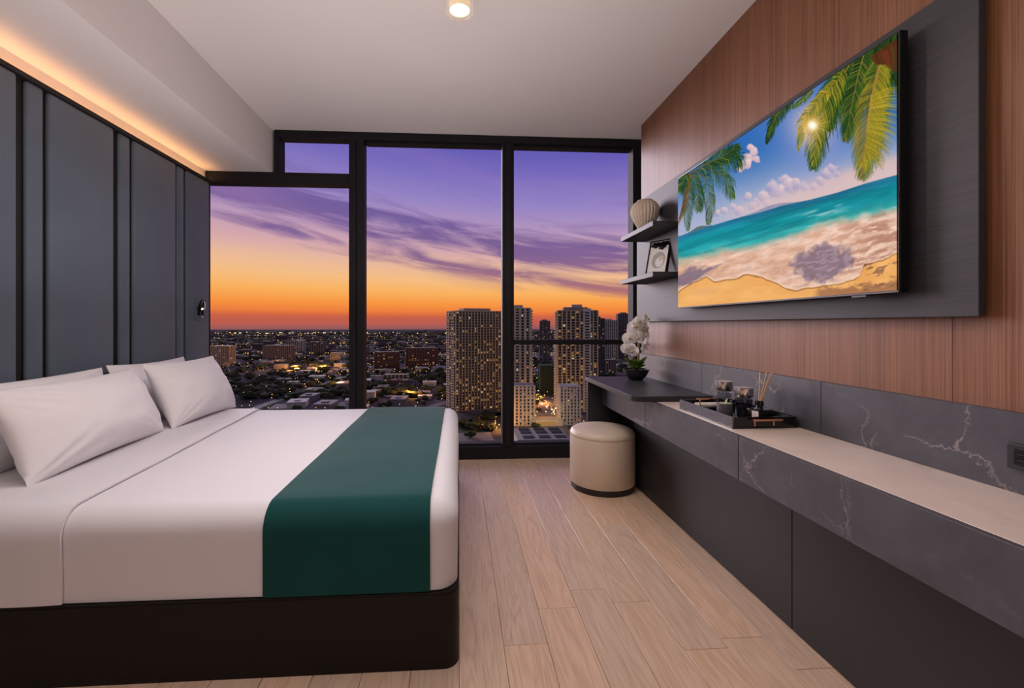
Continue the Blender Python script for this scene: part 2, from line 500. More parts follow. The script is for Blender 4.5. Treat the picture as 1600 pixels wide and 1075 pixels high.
member('mullion_fin', .425, .118, .482, 2.90, Y0 - .022, Y0 + .02)
member('guard_rail', .507, 1.053, 1.63, 1.097, Y0 + .02, Y1)
member('jamb', 1.632, .118, 1.79, 2.915)
for z in (1.36, 1.49):
    member('latch_pin', 1.668, z, 1.676, z + .03, Y0 - .012, Y0 + .002, 0.001, 'chrome')
for (x0, z0, x1, z1) in ((-2.27, .13, -.985, 2.51), (-1.605, 2.595, -.985, 2.92), (-.86, .13, .405, 2.92), (.50, 1.09, 1.64, 2.92), (.50, .13, 1.64, 1.06)):
    obj('glass_pane', box(BM(), x0, YG, z0, x1, YG + .008, z1), 'window_glass', w)

# ================================================================== LEFT: headboard, lamp, bed
hb = thing('headboard', 'tall dark slate upholstered headboard wall with vertical channels and glowing cove light on top', 'headboard', (WL, 1.5, 0))
obj('backing_board', box(BM(), WL + .002, YB, 0, WL + .016, WY - .012, 2.486), 'black_joint', hb)
obj('top_trim', box(box(BM(), WL + .002, YB, 2.4865, -2.183, WY - .012, 2.495), -2.192, YB, 2.495, -2.183, WY - .012, 2.511), 'black_joint', hb)
obj('led_strip', box(BM(), WL + .008, YB, 2.4955, WL + .022, WY - .03, 2.501), 'led_warm', hb)
edges = []
yy = 4.036
segs = [(3.702, 4.036), (3.592, 3.688)]
for kk in range(10):
    o_ = kk * 0.618
    segs.append((3.121 - o_, 3.578 - o_)); segs.append((3.000 - o_, 3.107 - o_)); 
for (a, b) in segs:
    if b < YB: continue
    a = max(a, YB)
    narrow = (b - a) < .2
    bm = box(BM(), WL + .014, a + .006, 0.02, -2.190 - (.005 if narrow else 0), b - .006, 2.486, .015, 4)
    obj('narrow_panel' if narrow else 'wide_panel', bm, 'slate_leather', hb, smooth=40)

# reading lamp
rl = thing('reading_lamp', 'small black wall reading lamp with glowing lens on the slate headboard beside the window', 'lamp', (-2.19, 3.835, 1.28))
bm = BM()
n = 24; zc0, zc1, rr = 1.305, 1.445, .030
pts = [(math.cos(PI * i / (n // 2)) * rr, zc1 + math.sin(PI * i / (n // 2)) * rr) for i in range(n // 2 + 1)] + \
      [(math.cos(PI + PI * i / (n // 2)) * rr, zc0 + math.sin(PI + PI * i / (n // 2)) * rr) for i in range(n // 2 + 1)]
A = [bm.verts.new((-2.191, 3.835 + p, z)) for p, z in pts]; B = [bm.verts.new((-2.180, 3.835 + p, z)) for p, z in pts]
bm.faces.new(A); bm.faces.new(B)
for i in range(len(A)): bm.faces.new((A[i], A[(i + 1) % len(A)], B[(i + 1) % len(A)], B[i]))
obj('wall_plate', bm, 'slate_leather', rl, smooth=40)
hd = obj('lamp_head', lathe(BM(), [(0, 0), (.021, 0), (.023, .006), (.023, .085), (.020, .10), (.012, .125), (0, .130)], (-2.152, 3.828, 1.318), 24, Matrix.Rotation(.12, 4, 'Y')), 'gloss_black', rl, smooth=40)
obj('swivel_arm', tube(BM(), [(-2.182, 3.835, 1.375), (-2.156, 3.830, 1.375)], .008, 10), 'gloss_black', rl, smooth=40)
obj('lens', lathe(BM(), [(0, 0), (.007, .001), (.010, .004), (.008, .009), (0, .011)], (-2.133, 3.812, 1.372), 16, Matrix.Rotation(2.2, 4, 'Y')), 'lens_warm', rl, smooth=60)
obj('switch_knob', lathe(BM(), [(0, 0), (.006, 0), (.006, .012), (0, .013)], (-2.140, 3.826, 1.297), 12), 'chrome', rl, smooth=40)

# bed ------------------------------------------------------------
BX0, BX1, BY0, BY1 = -2.185, 0.0, 1.595, 3.56
bed = thing('bed', 'king-size platform bed with white bedding on a dark espresso base against the headboard', 'bed', (-1.09, 2.58, 0))


def round_prism(bm, x0, y0, x1, y1, z0, z1, r, ex=0.006, n=10):
    """platform with the two free +x vertical corners rounded"""
    out = [(x0, y0)]
    for i in range(n + 1):
        a = -PI / 2 + PI / 2 * i / n; out.append((x1 - r + r * math.cos(a), y0 + r + r * math.sin(a)))
    for i in range(n + 1):
        a = PI / 2 * i / n; out.append((x1 - r + r * math.cos(a), y1 - r + r * math.sin(a)))
    out.append((x0, y1))
    A = [bm.verts.new((p[0], p[1], z0)) for p in out]; B = [bm.verts.new((p[0], p[1], z1)) for p in out]
    bm.faces.new(A[::-1]); bm.faces.new(B)
    m = len(out)
    for i in range(m): bm.faces.new((A[i], A[(i + 1) % m], B[(i + 1) % m], B[i]))
    return bm


obj('bed_base', round_prism(BM(), BX0, BY0, BX1, BY1, 0.0, .268, .055), 'espresso_wood', bed, smooth=30)
obj('base_ledge', round_prism(BM(), BX0, BY0 + .002, BX1 - .002, BY1 - .002, .268, .276, .055), 'espresso_wood', bed, smooth=30)
obj('mattress', box(BM(), BX0 + .01, BY0 + .06, .276, BX1 - .06, BY1 - .06, .52, .05, 4), 'white_cotton', bed, smooth=60)
MZ = .585


def rounded_box(bm, x0, y0, z0, x1, y1, z1, r, nx, ny, nz, wob=0.003, rx0=True):
    def q(p):
        X, Y, Z = p
        cx = min(max(X, x0 + (r if rx0 else 0)), x1 - r); cy = min(max(Y, y0 + r), y1 - r); cz = min(Z, z1 - r)
        d = Vector((X - cx, Y - cy, Z - cz))
        # distribute corner vertices evenly on the fillet
        v = Vector((cx, cy, cz)) + (d.normalized() * r if d.length > 1e-7 else d)
        if Z < z1 - r and d.length > 1e-7:
            pass
        nn = mnoise.noise(Vector((X * 2.2, Y * 2.2, Z * 2.6))) * wob + mnoise.noise(Vector((X * 7, Y * 7, Z * 5))) * wob * .35
        return v + (d.normalized() if d.length > 1e-7 else Vector((0, 0, 1))) * nn
    cx = lambda a, b, nn: [a + (b - a) * i / nn for i in range(nn + 1)]
    def axis(a, b, nn, ra, rb):
        s = []
        if ra: s += [a + r - r * math.tan(PI / 4 * (1 - i / 6)) for i in range(6)]
        s += cx(a + (r if ra else 0), b - (r if rb else 0), nn)
        if rb: s += [b - r + r * math.tan(PI / 4 * (i + 1) / 6) for i in range(6)]
        return s
    XS = axis(x0, x1, nx, rx0, True); YS = axis(y0, y1, ny, True, True); ZS = axis(z0, z1, nz, False, True)
    cache = {}
    def V(i, j, kk):
        key = (i, j, kk)
        if key not in cache: cache[key] = bm.verts.new(q((XS[i], YS[j], ZS[kk])))
        return cache[key]
    I, J, K = len(XS) - 1, len(YS) - 1, len(ZS) - 1
    for i in range(I):
        for j in range(J): bm.faces.new((V(i, j, K), V(i + 1, j, K), V(i + 1, j + 1, K), V(i, j + 1, K)))
        for kk in range(K):
            bm.faces.new((V(i, 0, kk), V(i + 1, 0, kk), V(i + 1, 0, kk + 1), V(i, 0, kk + 1)))
            bm.faces.new((V(i, J, kk), V(i, J, kk + 1), V(i + 1, J, kk + 1), V(i + 1, J, kk)))
    for j in range(J):
        for kk in range(K):
            bm.faces.new((V(0, j, kk), V(0, j, kk + 1), V(0, j + 1, kk + 1), V(0, j + 1, kk)))
            bm.faces.new((V(I, j, kk), V(I, j + 1, kk), V(I, j + 1, kk + 1), V(I, j, kk + 1)))
    return bm


obj('duvet', rounded_box(BM(), BX0 + .01, BY0 + .012, .279, BX1 - .004, BY1 - .012, MZ, .085, 44, 44, 8, 0.004), 'white_cotton', bed, smooth=70)


def band(xa, xb, off, th, nx, wob=0.002, zlow=.281, wav=0.0, slant=0.0):
    """cloth laid across the bed (along y) from xa to xb, hanging over both sides; solid, th thick"""
    r = .085 + off
    y0, y1, z1 = BY0 + .012 - off, BY1 - .012 + off, MZ + off
    path = []
    for i in range(9): path.append((y0, zlow + (z1 - r - zlow) * i / 8, (-1, 0)))
    for i in range(1, 9):
        a = PI - PI / 2 * i / 8; path.append((y0 + r + r * math.cos(a), z1 - r + r * math.sin(a), (math.cos(a), math.sin(a))))
    for i in range(1, 30): path.append((y0 + r + (y1 - y0 - 2 * r) * i / 30, z1, (0, 1)))
    for i in range(0, 9):
        a = PI / 2 - PI / 2 * i / 8; path.append((y1 - r + r * math.cos(a), z1 - r + r * math.sin(a), (math.cos(a), math.sin(a))))
    for i in range(1, 9): path.append((y1, z1 - r + (zlow - z1 + r) * i / 8, (1, 0)))
    bm = BM(); layers = []
    for lay in (0, 1):
        rows = []
        for i in range(nx + 1):
            x_ = xa + (xb - xa) * i / nx; rw = []
            for (py, pz, nv) in path:
                xx = x_ - slant * (py - BY0) / (BY1 - BY0) * i / nx
                sway = wav * mnoise.noise(Vector((0.3, py * 1.7, pz * 2.0))) * (1 if i in (0, nx) else .3)
                nn = mnoise.noise(Vector((xx * 2.2, py * 2.2, pz * 2.6))) * .004 + mnoise.noise(Vector((xx * 9, py * 6, pz * 6))) * wob
                e = nn + (th if lay else 0)
                # taper the rim so edges look hemmed
                if lay and i in (0, nx): e -= th * .35
                rw.append(bm.verts.new((xx + sway, py + nv[0] * e, pz + nv[1] * e)))
            rows.append(rw)
        layers.append(rows)
    lo, hi = layers; NP = len(path)
    for i in range(nx):
        for j in range(NP - 1):
            bm.faces.new((hi[i][j], hi[i + 1][j], hi[i + 1][j + 1], hi[i][j + 1]))
            bm.faces.new((lo[i][j], lo[i][j + 1], lo[i + 1][j + 1], lo[i + 1][j]))
    for j in range(NP - 1):
        bm.faces.new((lo[0][j], hi[0][j], hi[0][j + 1], lo[0][j + 1])); bm.faces.new((lo[nx][j], lo[nx][j + 1], hi[nx][j + 1], hi[nx][j]))
    for i in range(nx):
        bm.faces.new((lo[i][0], lo[i + 1][0], hi[i + 1][0], hi[i][0])); bm.faces.new((lo[i][-1], hi[i][-1], hi[i + 1][-1], lo[i + 1][-1]))
    return bm


obj('duvet_fold', band(BX0 + .03, -1.36, .004, .011, 12, .002, wav=.012, slant=.17), 'white_cotton', bed, smooth=60)
rn = obj('bed_runner', band(-.69, -.105, .006, .006, 14, .0012, wav=.006), 'teal_fabric', smooth=60)
tag(rn, 'dark teal bed runner draped across the foot of the white bed', 'bed runner')


def pillow(name, label, c, W, Hh, T, lean, rz, seed, roll=0.0):
    """W along local y, Hh up, T half thickness along local x; lean back towards -x"""
    o = thing(name, label, 'pillow', c, rz, 'white pillows on the bed')
    bm = BM(); r = random.Random(seed); ph = [r.uniform(0, 9) for _ in range(4)]
    nu, nv = 56, 40
    def side(sg):
        def fn(a, b):
            u, v = a * 2 - 1, b * 2 - 1
            u = math.copysign(abs(u) ** .85, u); v = math.copysign(abs(v) ** .85, v)
            y = W * u * (1 - .055 * math.cos(v * PI / 2)); z = Hh * v * (1 - .075 * math.cos(u * PI / 2))
            puff = max(0.0, (1 - abs(u) ** 2.2) * (1 - abs(v) ** 2.0)) ** .6
            cr = (abs(u) * abs(v)) ** 1.2
            fold = mnoise.noise(Vector((math.atan2(v - math.copysign(1.2, v), u - math.copysign(1.25, u)) * 9, sg + ph[3], u * .6))) * cr * .55 + mnoise.noise(Vector((u * 16, v * 2.2 + ph[1], 3))) * abs(v) ** 3 * .16
            wr = fold + mnoise.noise(Vector((u * 2.2 + ph[0], v * 2.2, sg + ph[1]))) * .10 + mnoise.noise(Vector((u * 6 + ph[2], v * 3, sg * 2))) * .05 * (abs(u) ** 1.5 + .2)
            x = sg * T * puff * (1 + wr)
            # sag: fuller low down
            x *= 1 + .18 * (-v)
            return (x, y, z + Hh)
        return fn
    grid(bm, nu, nv, side(1)); grid(bm, nu, nv, side(-1))
    bmesh.ops.remove_doubles(bm, verts=bm.verts[:], dist=.0008)
    bm.transform(Matrix.Rotation(roll, 4, 'X') @ Matrix.Translation((0, 0, 0)))
    bm.transform(Matrix.Rotation(-lean, 4, 'Y'))
    obj('pillowcase', bm, 'pillow_cotton', o, smooth=80, world=False)
    # flange hem seam along the open end
    bm = BM()
    hem = [(0.0, W * .965 * (1 - .055 * math.cos(v * PI / 2)), Hh * v * .985 + Hh) for v in [q / 10 - 1 for q in range(21)]]
    tube(bm, hem, .004, 6)
    bm.transform(Matrix.Rotation(roll, 4, 'X')); bm.transform(Matrix.Rotation(-lean, 4, 'Y'))
    obj('hem', bm, 'pillow_cotton', o, smooth=60, world=False)
    return o


pillow('pillow', 'white pillow leaning on the headboard behind the big nearest pillow', (-1.985, 2.26, MZ - .005), .53, .213, .10, .34, 0.02, 3)
pillow('pillow', 'white pillow behind the front pillow by the window, only its top showing', (-1.99, 3.19, MZ - .005), .37, .218, .08, .34, -.02, 4)
pillow('pillow', 'big white pillow at the front, nearest on the bed', (-1.735, 2.32, MZ + .010), .475, .210, .135, .42, 0.085, 5)
pillow('pillow', 'white pillow at the front beside the window end of the bed', (-1.745, 3.195, MZ + .010), .375, .220, .128, .42, -.02, 6)

# ================================================================== RIGHT: counter, desk, panel, TV
for (a, b, lab) in ((2.758, 3.615, 'slate marble drawer unit under the black desktop beside the round stool'),
                    (1.816, 2.756, 'slate marble drawer unit below the black tray on the counter'),
                    (-.3, 1.814, 'longest slate marble drawer unit at the near end of the counter')):
    d = thing('drawer_unit', lab, 'drawer', (1.37, (a + b) / 2, .577))
    obj('drawer_front', box(BM(), 1.19, a + .001, .577, 1.21, b - .001, .765, .0008), 'slate_marble', d)
    obj('carcass', box(BM(), 1.21, a + .002, .579, 1.592, b - .002, .748), 'charcoal_laminate', d)
wt = tag(obj('worktop', box(BM(), 1.2105, -.3, .748, 1.589, 3.615, .766, .0008), 'cream_marble'), 'long cream marble worktop of the wall counter', 'worktop')
for (a, b, lab) in ((1.712, 3.615, 'dark matt base cabinet below the counter, behind the cream stool'), (-.3, 1.708, 'dark matt base cabinet at the near end below the counter')):
    d = thing('base_cabinet', lab, 'cabinet', (1.47, (a + b) / 2, 0))
    obj('door', box(BM(), 1.348, a, .004, 1.366, b, .576, .001), 'charcoal_laminate', d)
    obj('carcass', box(BM(), 1.367, a, 0, 1.589, b, .576), 'black_plinth', d)
bs = thing('backsplash', 'low slate marble backsplash running behind the cream worktop', 'backsplash', (1.58, 2, .766))
for (a, b) in ((2.757, 3.765), (1.816, 2.755), (-.3, 1.814)):
    obj('slab', box(BM(), 1.562, a, .766, 1.589, b, .992, .001), 'slate_marble', bs)
dk = thing('desk', 'matt black desk board with rounded corner at the window end of the counter', 'desk', (1.3, 3.13, .0))
bm = BM(); r = .055; x0, y0, x1, y1 = 1.06, 2.625, 1.561, 3.66
out = [(x1, y0)] + [(x0 + r + r * math.cos(-PI / 2 - PI / 2 * i / 8), y0 + r + r * math.sin(-PI / 2 - PI / 2 * i / 8)) for i in range(9)] + [(x0, y1), (x1, y1)]
rings = []
for (z, ins) in ((.767, .004), (.771, 0), (.797, 0), (.801, .004)):
    cx, cy = (x0 + x1) / 2, (y0 + y1) / 2
    rings.append([bm.verts.new((px + math.copysign(ins, cx - px), py + math.copysign(ins, cy - py), z)) for px, py in out])
for A, B in zip(rings, rings[1:]):
    for i in range(len(A)): bm.faces.new((A[i], A[(i + 1) % len(A)], B[(i + 1) % len(A)], B[i]))
bm.faces.new(rings[0][::-1]); bm.faces.new(rings[-1])
obj('desktop', bm, 'desk_black', dk, smooth=35)
obj('side_panel', box(BM(), 1.072, 3.622, 0, 1.589, 3.656, .767, .001), 'desk_black', dk)

ot = thing('outlet', 'black wall socket plate on the slate backsplash at the near end', 'outlet', (1.562, 1.10, .836))
obj('cover_plate', box(BM(), 1.548, 1.035, .836, 1.562, 1.158, .908, .003, 2), 'outlet_black', ot)
for yy in (1.075, 1.122):
    obj('socket', box(BM(), 1.5455, yy - .017, .850, 1.549, yy + .017, .894, .001), 'gloss_black', ot)
    # slots as fine recess pieces
    bm = BM()
    for dzz in (-.008, .008): box(bm, 1.545, yy - .009, .872 + dzz - .001, 1.5457, yy + .009, .872 + dzz + .001)
    obj('slots', bm, 'black_joint', ot)

# TV backing board, shelves, TV
bd = thing('wall_board', 'large black-stained oak board behind the television on the wood wall', 'panel', (1.58, 2.5, 1.264))
obj('board', box(BM(), 1.550, 1.225, 1.264, 1.572, WEND - .005, 2.298, .0015), 'dark_oak', bd)
obj('batten_frame', box(BM(), 1.572, 1.245, 1.285, 1.592, WEND - .01, 2.278), 'black_joint', bd)
for (z, lab) in ((1.608, 'lower black floating shelf holding the leaning picture frame'), (1.962, 'upper black floating shelf holding the ribbed vase')):
    s_ = tag(obj('wall_shelf', box(BM(), 1.345, 2.99, z - .035, 1.549, 3.60, z, .0015), 'desk_black', loc=(1.45, 3.3, z - .035)), lab, 'shelf', 'floating shelves beside the television')

TX, TY0, TY1, TZ0, TZ1 = 1.488, 1.414, 2.916, 1.357, 2.232
tv = thing('television', 'large thin wall-mounted television showing a tropical beach', 'television', (1.51, 2.165, TZ0))
obj('housing', box(BM(), TX + .003, TY0 - .008, TZ0 - .008, 1.522, TY1 + .008, TZ1 + .008, .003, 2), 'gloss_black', tv)
obj('bottom_bezel', box(BM(), TX - .001, TY0 - .006, TZ0 - .008, TX + .004, TY1 + .006, TZ0 - .001, .001), 'candle_grey', tv)
obj('wall_bracket', box(BM(), 1.522, 1.9, 1.55, 1.549, 2.4, 1.98), 'black_joint', tv)
obj('sensor', box(BM(), TX + .002, 1.530, TZ0 - .016, TX + .018, 1.590, TZ0 - .0075, .001), 'candle_grey', tv)

# ---- the beach picture shown on the screen: a flat picture painted per vertex of the screen mesh, shapes placed by image pixels
TW, TH = 640, 372


def to_px(Y, Z):
    """screen surface point -> camera image pixels, in which the flat beach picture is drawn"""
    c, s = math.cos(YAW), math.sin(YAW)
    xc = TX * c - Y * s; yc = TX * s + Y * c
    return 760 + 690 * xc / yc, 507 - 690 * (Z - 1.24) / yc


def to_tex(px, py):
    c, s = math.cos(YAW), math.sin(YAW)
    xc, zc = (px - 760) / 690, (507 - py) / 690
    kx = TX / (xc * c + s); Y = (c - xc * s) * kx; Z = 1.24 + zc * kx
    return (TY1 - Y) / (TY1 - TY0) * TW, (Z - TZ0) / (TZ1 - TZ0) * TH


tu = (np.arange(TW + 1)[:, None] / TW); tvv = (np.arange(TH + 1)[None, :] / TH)
gy = TY1 - (TY1 - TY0) * tu + 0 * tvv; gz = TZ0 + (TZ1 - TZ0) * tvv + 0 * tu
PXA, PYA = to_px(gy, gz)
IMG = np.zeros((TW + 1, TH + 1, 3))
nr = np.random.RandomState(4)


def vnoise(sx, sy, octv=4, seed=0, warp=None):
    """value noise over pixel coordinates"""
    rs = np.random.RandomState(seed); out = 0; amp = 1; tot = 0
    X = PXA if warp is None else PXA + warp[0]; Yp = PYA if warp is None else PYA + warp[1]
    for o in range(octv):
        tab = rs.rand(128, 128)
        a = (X / sx * 2 ** o); b = (Yp / sy * 2 ** o)
        i, j = np.floor(a).astype(int), np.floor(b).astype(int); fa, fb = a - i, b - j
        fa = fa * fa * (3 - 2 * fa); fb = fb * fb * (3 - 2 * fb)
        g_ = lambda p, q: tab[(p % 128), (q % 128)]
        v = (g_(i, j) * (1 - fa) + g_(i + 1, j) * fa) * (1 - fb) + (g_(i, j + 1) * (1 - fa) + g_(i + 1, j + 1) * fa) * fb
        out = out + v * amp; tot += amp; amp *= .5
    return out / tot


def sm(a, b, x):
    q = np.clip((x - a) / (b - a), 0, 1); return q * q * (3 - 2 * q)


def lay(mask, col):
    global IMG
    col = np.array(col, float)
    if col.ndim == 1: col = col[None, None, :]
    IMG = IMG * (1 - mask[..., None]) + col * mask[..., None]


def lerp3(f, a, b):
    return np.array(a, float)[None, None, :] * (1 - f[..., None]) + np.array(b, float)[None, None, :] * f[..., None]


curve = lambda pts: np.interp(PXA, [p[0] for p in pts], [p[1] for p in pts])
HOR = curve([(1060, 370), (1104, 355), (1158, 339), (1180, 334), (1223, 321), (1266, 312), (1308, 301), (1351, 287), (1402, 273)])
WAT = curve([(1060, 407), (1131, 390), (1180, 384), (1244, 367), (1276, 352), (1330, 341), (1402, 327)]) + (vnoise(18, 9, 3, 5) - .5) * 9
FOA = curve([(1060, 455), (1077, 443), (1104, 431), (1115, 439), (1140, 436), (1169, 428), (1190, 432), (1206, 438), (1229, 451), (1244, 454), (1274, 447), (1308, 443), (1335, 436), (1343, 431), (1350, 412), (1379, 405), (1402, 395)]) + (vnoise(14, 10, 2, 8) - .5) * 4
SUNX, SUNY = 1269.5, 196
# sky
hgt = (HOR - PYA) / 130.0
IMG[:] = lerp3(sm(0, .85, hgt), (172, 178, 205), (42, 104, 178))
ds = np.hypot(PXA - SUNX, (PYA - SUNY))
lay(.72 * np.exp(-(ds / 62) ** 1.7), (168, 158, 214))
lay(.75 * np.exp(-np.clip(hgt, 0, 9) / .13) * sm(1100, 1230, PXA), (236, 196, 178))
lay(.6 * np.exp(-((hgt - .16) / .10) ** 2) * sm(1180, 1330, PXA), (226, 186, 176))
lay(.5 * np.exp(-(ds / 30) ** 2), (238, 214, 205))
# clouds
cn = vnoise(9, 8, 3, 21)


def puff(x, y, r, col=(236, 206, 204), sh=(150, 148, 190), ry=None, a=.95):
    d = np.hypot((PXA - x) / r, (PYA - y) / (ry or r)) + (cn - .5) * 1.1
    mk = sm(1.05, .6, d) * a * (PYA < HOR)
    f = np.clip(.55 + (PYA - y) / r * .5 - (PXA - x) / r * .25, 0, 1)
    lay(mk, lerp3(f, col, sh))


for x, y, r in ((1183, 316, 9), (1176, 322, 8), (1168, 308, 8), (1191, 308, 10), (1199, 318, 8), (1122, 334, 6), (1132, 330, 7), (1146, 324, 7), (1154, 330, 9),
                (1208, 292, 11), (1226, 282, 12), (1234, 292, 12), (1216, 300, 12), (1246, 288, 10), (1256, 292, 9), (1282, 283, 8), (1292, 272, 10), (1302, 264, 9), (1308, 272, 7), (1272, 292, 7)):
    puff(x, y, r)
lay(.55 * sm(.0, .05, hgt) * sm(.24, .08, hgt + (cn - .5) * .1) * sm(1110, 1200, PXA), (222, 190, 190))
for x, y, r in ((1170, 246, 9), (1178, 238, 9), (1182, 248, 7), (1166, 256, 9), (1156, 264, 6), (1172, 230, 6)): puff(x, y, r, (244, 212, 204), (206, 170, 190))
lay((sm(1.5, -1.5, PYA - (HOR - 7 * np.exp(-((PXA - 1215) / 26) ** 2))) * 0 + ((PYA > HOR - 6 * np.exp(-((PXA - 1205) / 30) ** 2)) & (PYA < HOR))) * .7, (128, 134, 170))
lay(((PYA > HOR - 5 * np.exp(-((PXA - 1092) / 12) ** 2) - 0.5) & (PYA < HOR + 1)) * .8 * (PXA < 1112), (70, 92, 96))
# sea
wt_ = np.clip((PYA - HOR) / np.maximum(WAT - HOR, 1), 0, 1)
sea = lerp3(sm(0, .35, wt_), (38, 110, 146), (24, 136, 148))
sea = sea * (1 - sm(.5, 1, wt_)[..., None]) + np.array((62, 170, 168.))[None, None] * sm(.5, 1, wt_)[..., None]
rip = vnoise(46, 5, 4, 31, warp=(0, PXA * .30))
sea = sea * (0.80 + .42 * rip[..., None])
sea_m = sm(-.8, .8, PYA - HOR)
lay(sea_m, np.clip(sea, 0, 255))
lay(sea_m * np.exp(-((PXA - 1285) / 34) ** 2) * sm(.56, .72, rip) * .6, (200, 206, 200))
# foam / wash
f = sm(-7, 6, PYA - WAT)
fo = vnoise(26, 7, 4, 41, warp=(0, PXA * .25)); ff = vnoise(9, 3.2, 3, 43, warp=(0, PXA * .3))
depth = np.clip((PYA - WAT) / np.maximum(FOA - WAT, 1), 0, 1)
foam = lerp3(sm(.25, .8, fo), (214, 168, 142), (238, 200, 182)) * (.91 + .18 * ff[..., None])
lay(f, np.clip(foam, 0, 255))
lay(f * sm(.58, .7, ff) * sm(1290, 1370, PXA) * .55, (250, 226, 206))
lay(f * sm(.44, .36, fo) * sm(1290, 1380, PXA) * .6, (166, 112, 96)); lay(.5 * f * sm(12, 0, PYA - WAT), (150, 178, 164))
# sand
sd = sm(-1.2, 1.2, PYA - FOA)
sand = lerp3(vnoise(30, 12, 4, 51), (226, 156, 84), (250, 190, 118))
lay(sm(3.2, .4, np.abs(PYA - FOA + .8)) * .55, (244, 216, 200))
lay(sd, sand)
lay(sm(1.6, 0, np.abs(PYA - FOA - 1.6)) * .75, (128, 84, 58))
# shadows cast in the pictured scene
e1 = np.hypot((PXA - 1285) / 52, (PYA - 412 + (PXA - 1285) * .12) / 32) + (vnoise(9, 9, 3, 61) - .5) * .7
lay(sm(1.05, .65, e1) * .74 * (PYA < FOA), (112, 92, 112))
lay(sm(1.05, .65, e1) * sm(.5, .66, ff) * .5 * (PYA < FOA), (176, 156, 172))
e2 = (PYA - (452 - (PXA - 1275) * .16) + (vnoise(12, 8, 3, 63) - .5) * 22)
lay(sm(0, 8, e2) * sm(1268, 1284, PXA) * sd * .7, (142, 96, 74))
lay(sm(.56, .66, vnoise(16, 5, 3, 65, warp=(0, PXA * .2))) * sm(1330, 1350, PXA) * sd * .7, (124, 86, 72))
e3 = np.abs((PYA - 433 + (PXA - 1078) * .42)) / 16 + np.abs(PXA - 1078) / 46 + (vnoise(10, 5, 3, 67, warp=(0, PXA * .45)) - .5) * 1.0
lay(sm(1.1, .6, e3) * .75 * (PYA < FOA + 4), (110, 92, 116))
e4 = np.hypot((PXA - 1102) / 26, (PYA - 455 + (PXA - 1102) * .12) / 8)
lay(sm(1.05, .8, e4) * .35, (226, 170, 122))


def stroke(p, q, w0, w1, col, a=1.0):
    """tapered line between two image pixel positions, painted in texture space"""
    global IMG
    (ax, ay), (bx, by) = to_tex(*p), to_tex(*q)
    ka = 1.45 - .75 * (p[0] - 1060) / 342; w0, w1 = w0 * ka, w1 * ka
    wm = max(w0, w1) + 1.5
    i0, i1 = int(max(0, min(ax, bx) - wm)), int(min(TW, max(ax, bx) + wm)); j0, j1 = int(max(0, min(ay, by) - wm)), int(min(TH, max(ay, by) + wm))
    if i1 <= i0 or j1 <= j0: return
    I, J = np.mgrid[i0:i1 + 1, j0:j1 + 1]
    vx, vy = bx - ax, by - ay; L2 = vx * vx + vy * vy + 1e-9
    tt = np.clip(((I - ax) * vx + (J - ay) * vy) / L2, 0, 1)
    d = np.hypot(I - ax - tt * vx, J - ay - tt * vy)
    mk = np.clip((w0 + (w1 - w0) * tt) - d + .5, 0, 1) * a
    sl = IMG[i0:i1 + 1, j0:j1 + 1]
    sl[:] = sl * (1 - mk[..., None]) + np.array(col, float) * mk[..., None]


def frond(pts, L, cols, n=60, sides=(1, -1), w=1.1, droop=.55, rach=(150, 120, 50), a=.95):
    """palm frond: rachis through pts (pixels), leaflets of length L"""
    P = np.array(pts, float); seg = np.r_[0, np.cumsum(np.hypot(*np.diff(P, axis=0).T))]
    at = lambda q: np.array([np.interp(q * seg[-1], seg, P[:, 0]), np.interp(q * seg[-1], seg, P[:, 1])])
    for i in range(n):
        q = (i + nr.rand() * .6) / n
        p = at(q); dvec = at(min(q + .03, 1)) - at(max(q - .03, 0)); dvec /= np.hypot(*dvec) + 1e-9
        for sg in sides:
            nrm = np.array([-dvec[1], dvec[0]]) * sg
            ln = L * (math.sin(PI * min(1, q * .92 + .10)) ** .6) * nr.uniform(.8, 1.1)
            dirv = nrm * (.85 - .45 * q) + dvec * (.5 + .6 * q); dirv /= np.hypot(*dirv)
            mid = p + dirv * ln * .55; end = mid + (dirv * (1 - droop) + np.array([0, droop])) * ln * .5
            c = np.array(cols[nr.randint(len(cols))]) * nr.uniform(.8, 1.12)
            stroke(p, mid, w * .7, w, np.clip(c, 0, 255), a); stroke(mid, end, w, .25, np.clip(c * 1.06, 0, 255), a)
    for q in np.linspace(0, 1, 14)[:-1]: stroke(at(q), at(q + 1 / 13), .9 * (1.1 - q), .9 * (1.05 - q), rach)


DG = [(26, 54, 22), (36, 68, 24), (22, 44, 26), (48, 80, 28)]
MG = [(60, 94, 30), (84, 110, 34), (50, 80, 28)]
YG_ = [(176, 150, 34), (150, 138, 38), (196, 160, 46), (126, 124, 36)]
# right-hand palm: deep shade first, then hanging fronds from dark to sunlit
edge_ = 128 + (1402 - PXA) * .50 + (vnoise(7, 22, 3, 71) - .5) * 46
lay(sm(6, -10, PYA - edge_) * sm(1292, 1318, PXA + (vnoise(9, 14, 2, 72) - .5) * 26) * .96, np.clip(lerp3(vnoise(5, 16, 3, 73), (20, 40, 20), (58, 84, 36)), 0, 255))
for q in range(520):
    x = 1296 + 108 * nr.rand() ** .8; top = 50 + (1402 - x) * .66; y = top + nr.uniform(-8, 74)
    c = np.array((DG + MG)[nr.randint(7)]) * nr.uniform(.55, 1.1)
    stroke((x, y), (x + nr.uniform(-14, 6), y + nr.uniform(16, 40)), 1.1, .3, c, .85)
frond([(1240, 150), (1226, 168), (1208, 190), (1197, 226)], 17, DG, 60, w=.75)
frond([(1238, 152), (1214, 178), (1199, 214)], 13, DG + MG, 44, w=.7)
frond([(1270, 140), (1256, 154), (1236, 170)], 10, MG, 34, w=.7)
